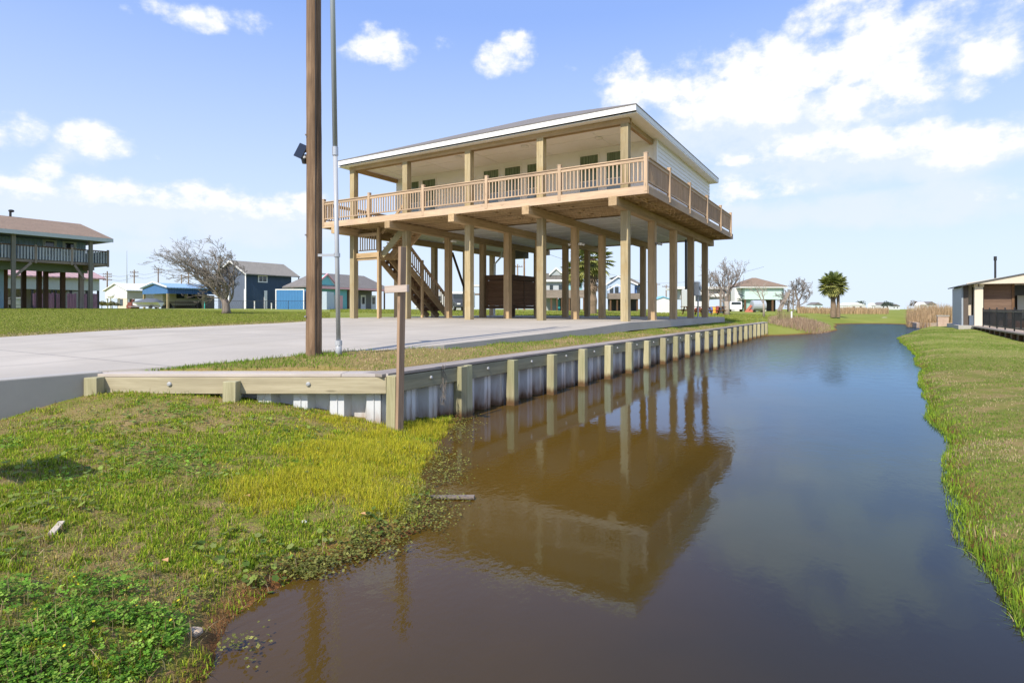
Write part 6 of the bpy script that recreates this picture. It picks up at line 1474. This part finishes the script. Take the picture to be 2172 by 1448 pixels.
# 5 grass strip between slab and bulkhead
n = 60000; b = 3.6+ (rg.uniform(0,1,n)**1.8)*33; a = rg.uniform(-7.7,-5.03,n); xy = np.stack([a,b],1)
er = np.interp(b,[3.3,3.85,7.4,29.6,29.7,40],[-7.78,-7.36,-5.8,-5.8,-12,-12]); lo_ = -5.06-(5.05-np.minimum(b,5.05))*1.75*1.0
m = (a > er+.03)&inpoly(POLY_L,a,b)&(a < -5.10)&((b > 5.1)|(a < -5.1-(5.1-b)*1.64)); xy = xy[m]; n = len(xy)
gr = vnoise(xy[:,0],xy[:,1],.9,71)*.65+vnoise(xy[:,0],xy[:,1],3,72)*.35; nearslab = np.clip((xy[:,0]+5.35)/-.35,0,1)
isg = rg.uniform(0,1,n) < np.clip((gr-.38)*5+.5*nearslab,.10,.97)
c = np.where(isg[:,None], pick(rg,n,[(.18,.29,.028),(.24,.35,.04),(.14,.22,.024)],.2), pick(rg,n,[(.50,.39,.20),(.58,.46,.26),(.40,.31,.16)],.2))
sc_ = 1+.05*xy[:,1]
v,f = blades(n, xy, rg.uniform(.014,.036,n)*np.where(isg,1.3,.8), rg.uniform(.004,.007,n)*sc_, .6, rg); stuff('strip_grass','straw and green grass strip between slab and bulkhead',v,f,c,6)
# tufts crowding the pole, mast, stake, piles and slab edge
tx = []
for (x0,y0,r_0,k) in ((pa,pb,.17,420),(ca,cb_,.09,240),(xa,xb,.07,200)):
    t = rg.uniform(0,2*PI,k); rr = r_0*rg.uniform(.75,1.5,k); tx.append(np.stack([x0+rr*np.cos(t),y0+rr*np.sin(t)],1))
k = 2600; bb_ = 4+rg.uniform(0,1,k)**1.4*26; e_ = np.interp(bb_,[3.3,3.85,7.4,29.6],[-7.78,-7.36,-5.8,-5.8]); e_ = e_+.03+np.abs(rg.normal(0,.035,k)); ok = vnoise(e_*0+3,bb_,1.3,75) > .42; tx.append(np.stack([e_,bb_],1)[ok])
k = 900; u_ = rg.uniform(0,LL,k); o_ = rg.uniform(.0,.07,k); ok = vnoise(u_,u_*0+1,2.5,76) > .35; tx.append(np.stack([C0.x-CT*u_+ST*(.03+o_),C0.y-ST*u_-CT*(.03+o_)],1)[ok])
xy = np.concatenate(tx); n = len(xy)
v,f = blades(n, xy, rg.uniform(.02,.062,n), rg.uniform(.0035,.006,n)*(1+.04*xy[:,1]), .45, rg); stuff('edge_tufts','longer grass tufts along the slab edge, pole foot and bulkhead foot',v,f,pick(rg,n,[(.18,.30,.025),(.26,.38,.035),(.13,.22,.02),(.40,.34,.14)],.2),6)
# 6 right bank turf with longer fringe at the water
n = 210000; t = rg.uniform(0,1,n); b = 1.5*(46/1.5)**t; sx = np.interp(b,[p[1] for p in SHORE_R],[p[0] for p in SHORE_R]); w_ = rg.uniform(0,1,n)**1.3; a = sx-.06+w_*(4.9-sx*.6); xy = np.stack([a,b],1); 
n = len(xy); d = a-sx; fr = np.exp(-np.maximum(d,0)/.16); pt = vnoise(a,b,.7,81)*.55+vnoise(a,b,2.6,82)*.3+vnoise(a,b,8,83)*.15
for px_,D_,ra_,rb_ in ((2065,11.0,.7,1.1),(2150,5.2,.5,.9),(2120,8.0,.6,.9),(2130,16,1.0,2.0)):
    qa,qb = wp(px_,D_); pt = pt+.26*np.exp(-((a-qa)/ra_)**2-((b-qb)/rb_)**2)
bare_ = (pt > .56)&(d > .5); m = ~(bare_&(rg.uniform(0,1,n) < .8)); xy, b, fr, pt, d = xy[m], b[m], fr[m], pt[m], d[m]; n = len(xy)
c = np.where((rg.uniform(0,1,n) < np.clip((pt-.45)*3.4,.05,.8))[:,None], pick(rg,n,[(.42,.34,.17),(.48,.39,.22)],.2), pick(rg,n,[(.13,.225,.03),(.18,.27,.04),(.24,.29,.065)],.22))
c = np.where((rg.uniform(0,1,n) < fr*.8)[:,None], pick(rg,n,[(.24,.38,.028),(.32,.44,.04),(.17,.29,.028)],.2), c)
v,f = blades(n, xy, rg.uniform(.008,.024,n)*(1+2.0*fr*(.3+1.4*vnoise(a[m] if False else xy[:,0],xy[:,1],3.1,85)))*(1+b*.008), rg.uniform(.0025,.005,n)*(1+.10*b), .7, rg); stuff('bank_grass','green turf with a longer fringe along the right bank',v,f,c,6)
# 7 lawn tufts beyond the drive and behind the house
def lawn(n, fa, fb, label, pal, hmin, hmax, ok):
    xy, D = fb; m = ok(xy[:,0],xy[:,1]); xy = xy[m]; D = D[m]; n = len(xy)
    c = pick(rg,n,pal,.22); ed = np.clip(1-(-17.35-xy[:,0])/1.5,0,1)*(xy[:,0] < -17.3)*(xy[:,1] < 15); c = np.where((rg.uniform(0,1,n) < ed*.85)[:,None], pick(rg,n,[(.40,.32,.17),(.46,.38,.22)],.15), c)
    v,f = blades(n, xy, rg.uniform(hmin,hmax,n), rg.uniform(.004,.008,n)*(1+.12*D), .55, rg); return stuff('lawn_grass',label,v,f,c,6)
GP = [(.18,.24,.028),(.24,.29,.04),(.29,.32,.06),(.33,.31,.10)]
lawn(0,0,sample_cam(150000, 13, 42, -40, 700),'mown green lawn beyond the driveway on the left',GP,.015,.035,lambda x,y: (x < -17.35)&~inpoly(DRIVE,x,y))
lawn(0,0,sample_cam(60000, 30, 64, 700, 1800),'mown lawn behind the stilt house and left of the canal',GP,.04,.10,lambda x,y: inpoly(POLY_L,x,y)&~inpoly(DRIVE,x,y)&(y > 29.7)&(Hgt(x,y) > WATER+.1))
# ---------------- small loose things ----------------
def flat_rock(px,py,D,r,label,mat,name='rock',cat='rock',flat=.4):
    a,b = wp(px,D); z = gz(a,b); q = MB(); q.ball((a,b,max(z,WATER-.01)+r*flat*.3),(r,r*.7,r*flat),10,6,.1); tag(q.build(name, mat, None, smooth=False), label, cat)
flat_rock(412,1368,2.55,.045,'tan stone lying in the mud at the near water edge',plain('tan_stone',(.42,.33,.24),.85,var=.2,bmp=.4))
flat_rock(645,1142,3.72,.022,'scrap of white paper on the near bank grass',M['white'],'paper_scrap','litter',.5)
a,b = wp(955,4.55); q = MB(); q.bar((a-.19,b-.10,WATER+.012),(a+.17,b+.09,WATER+.02),.055,.02); tag(q.build('driftwood_board', M['grey_x'], None, bevel=.004), 'pale driftwood board floating at the water edge beyond the weeds', 'board')
a,b = wp(120,3.15); z = gz(a,b)+.03; q = MB(); q.bar((a-.07,b+.05,z),(a+.07,b-.05,z-.005),.03,.012); tag(q.build('bark_strip', col('bleached_bark',(.55,.47,.36)), None), 'bleached strip of bark lying in the clover', 'litter')
for px,D,lab in ((770,3.85,'brown dead leaf curled near the reflected pole'),(525,4.0,'brown dead leaf on the pale grass patch'),(350,3.0,'brown dead leaf above the clover carpet')):
    a,b = wp(px,D); z = gz(a,b)+.03; q = MB(); q.add([(a-.03,b,z),(a,b-.015,z+.008),(a+.03,b,z+.003),(a,b+.018,z+.012)],[(0,1,2),(0,2,3)]); tag(q.build('dead_leaf', col('dead_leaf',(.42,.24,.10)), None), lab, 'leaf')
# dry vine hanging on the bulkhead
q = MB()
for k in range(3):
    x = C0.x+.10+.012*k; y = 5.98+.02*k; pts = [Vector((x+random.uniform(-.01,.012),y+random.uniform(-.03,.03),ZCAP+.02-.075*i)) for i in range(8)]; q.tube(pts,[.004]*8,5)
for i in range(14):
    q.tube([Vector((C0.x+.11,5.99,ZCAP-.2-.02*i)),Vector((C0.x+.13+random.uniform(0,.03),5.99+random.uniform(-.05,.05),ZCAP-.27-.02*i))],[.003,.002],4)
tag(q.build('dry_vine', twig, None), 'dry brown vine hanging over the timber wale by the first pile', 'vine')
# unseen box added just left of the frame to cast a shadow on the near bank
a,b = -4.95,1.25; z = gz(a,b)
UB = thing('offscreen_shadow_box', 'grey utility riser box on a short post at the left edge of the bank', 'utility box', (a,b,z))
q = MB(); q.box(-.04,.04,-.04,.04,-.1,.35); q.build('post', M['grey_z'], UB, off=(0,0,0)); q = MB(); q.box(-.26,.26,-.08,.08,.32,.62); q.build('box', M['galv'], UB, off=(0,0,0), bevel=.02)
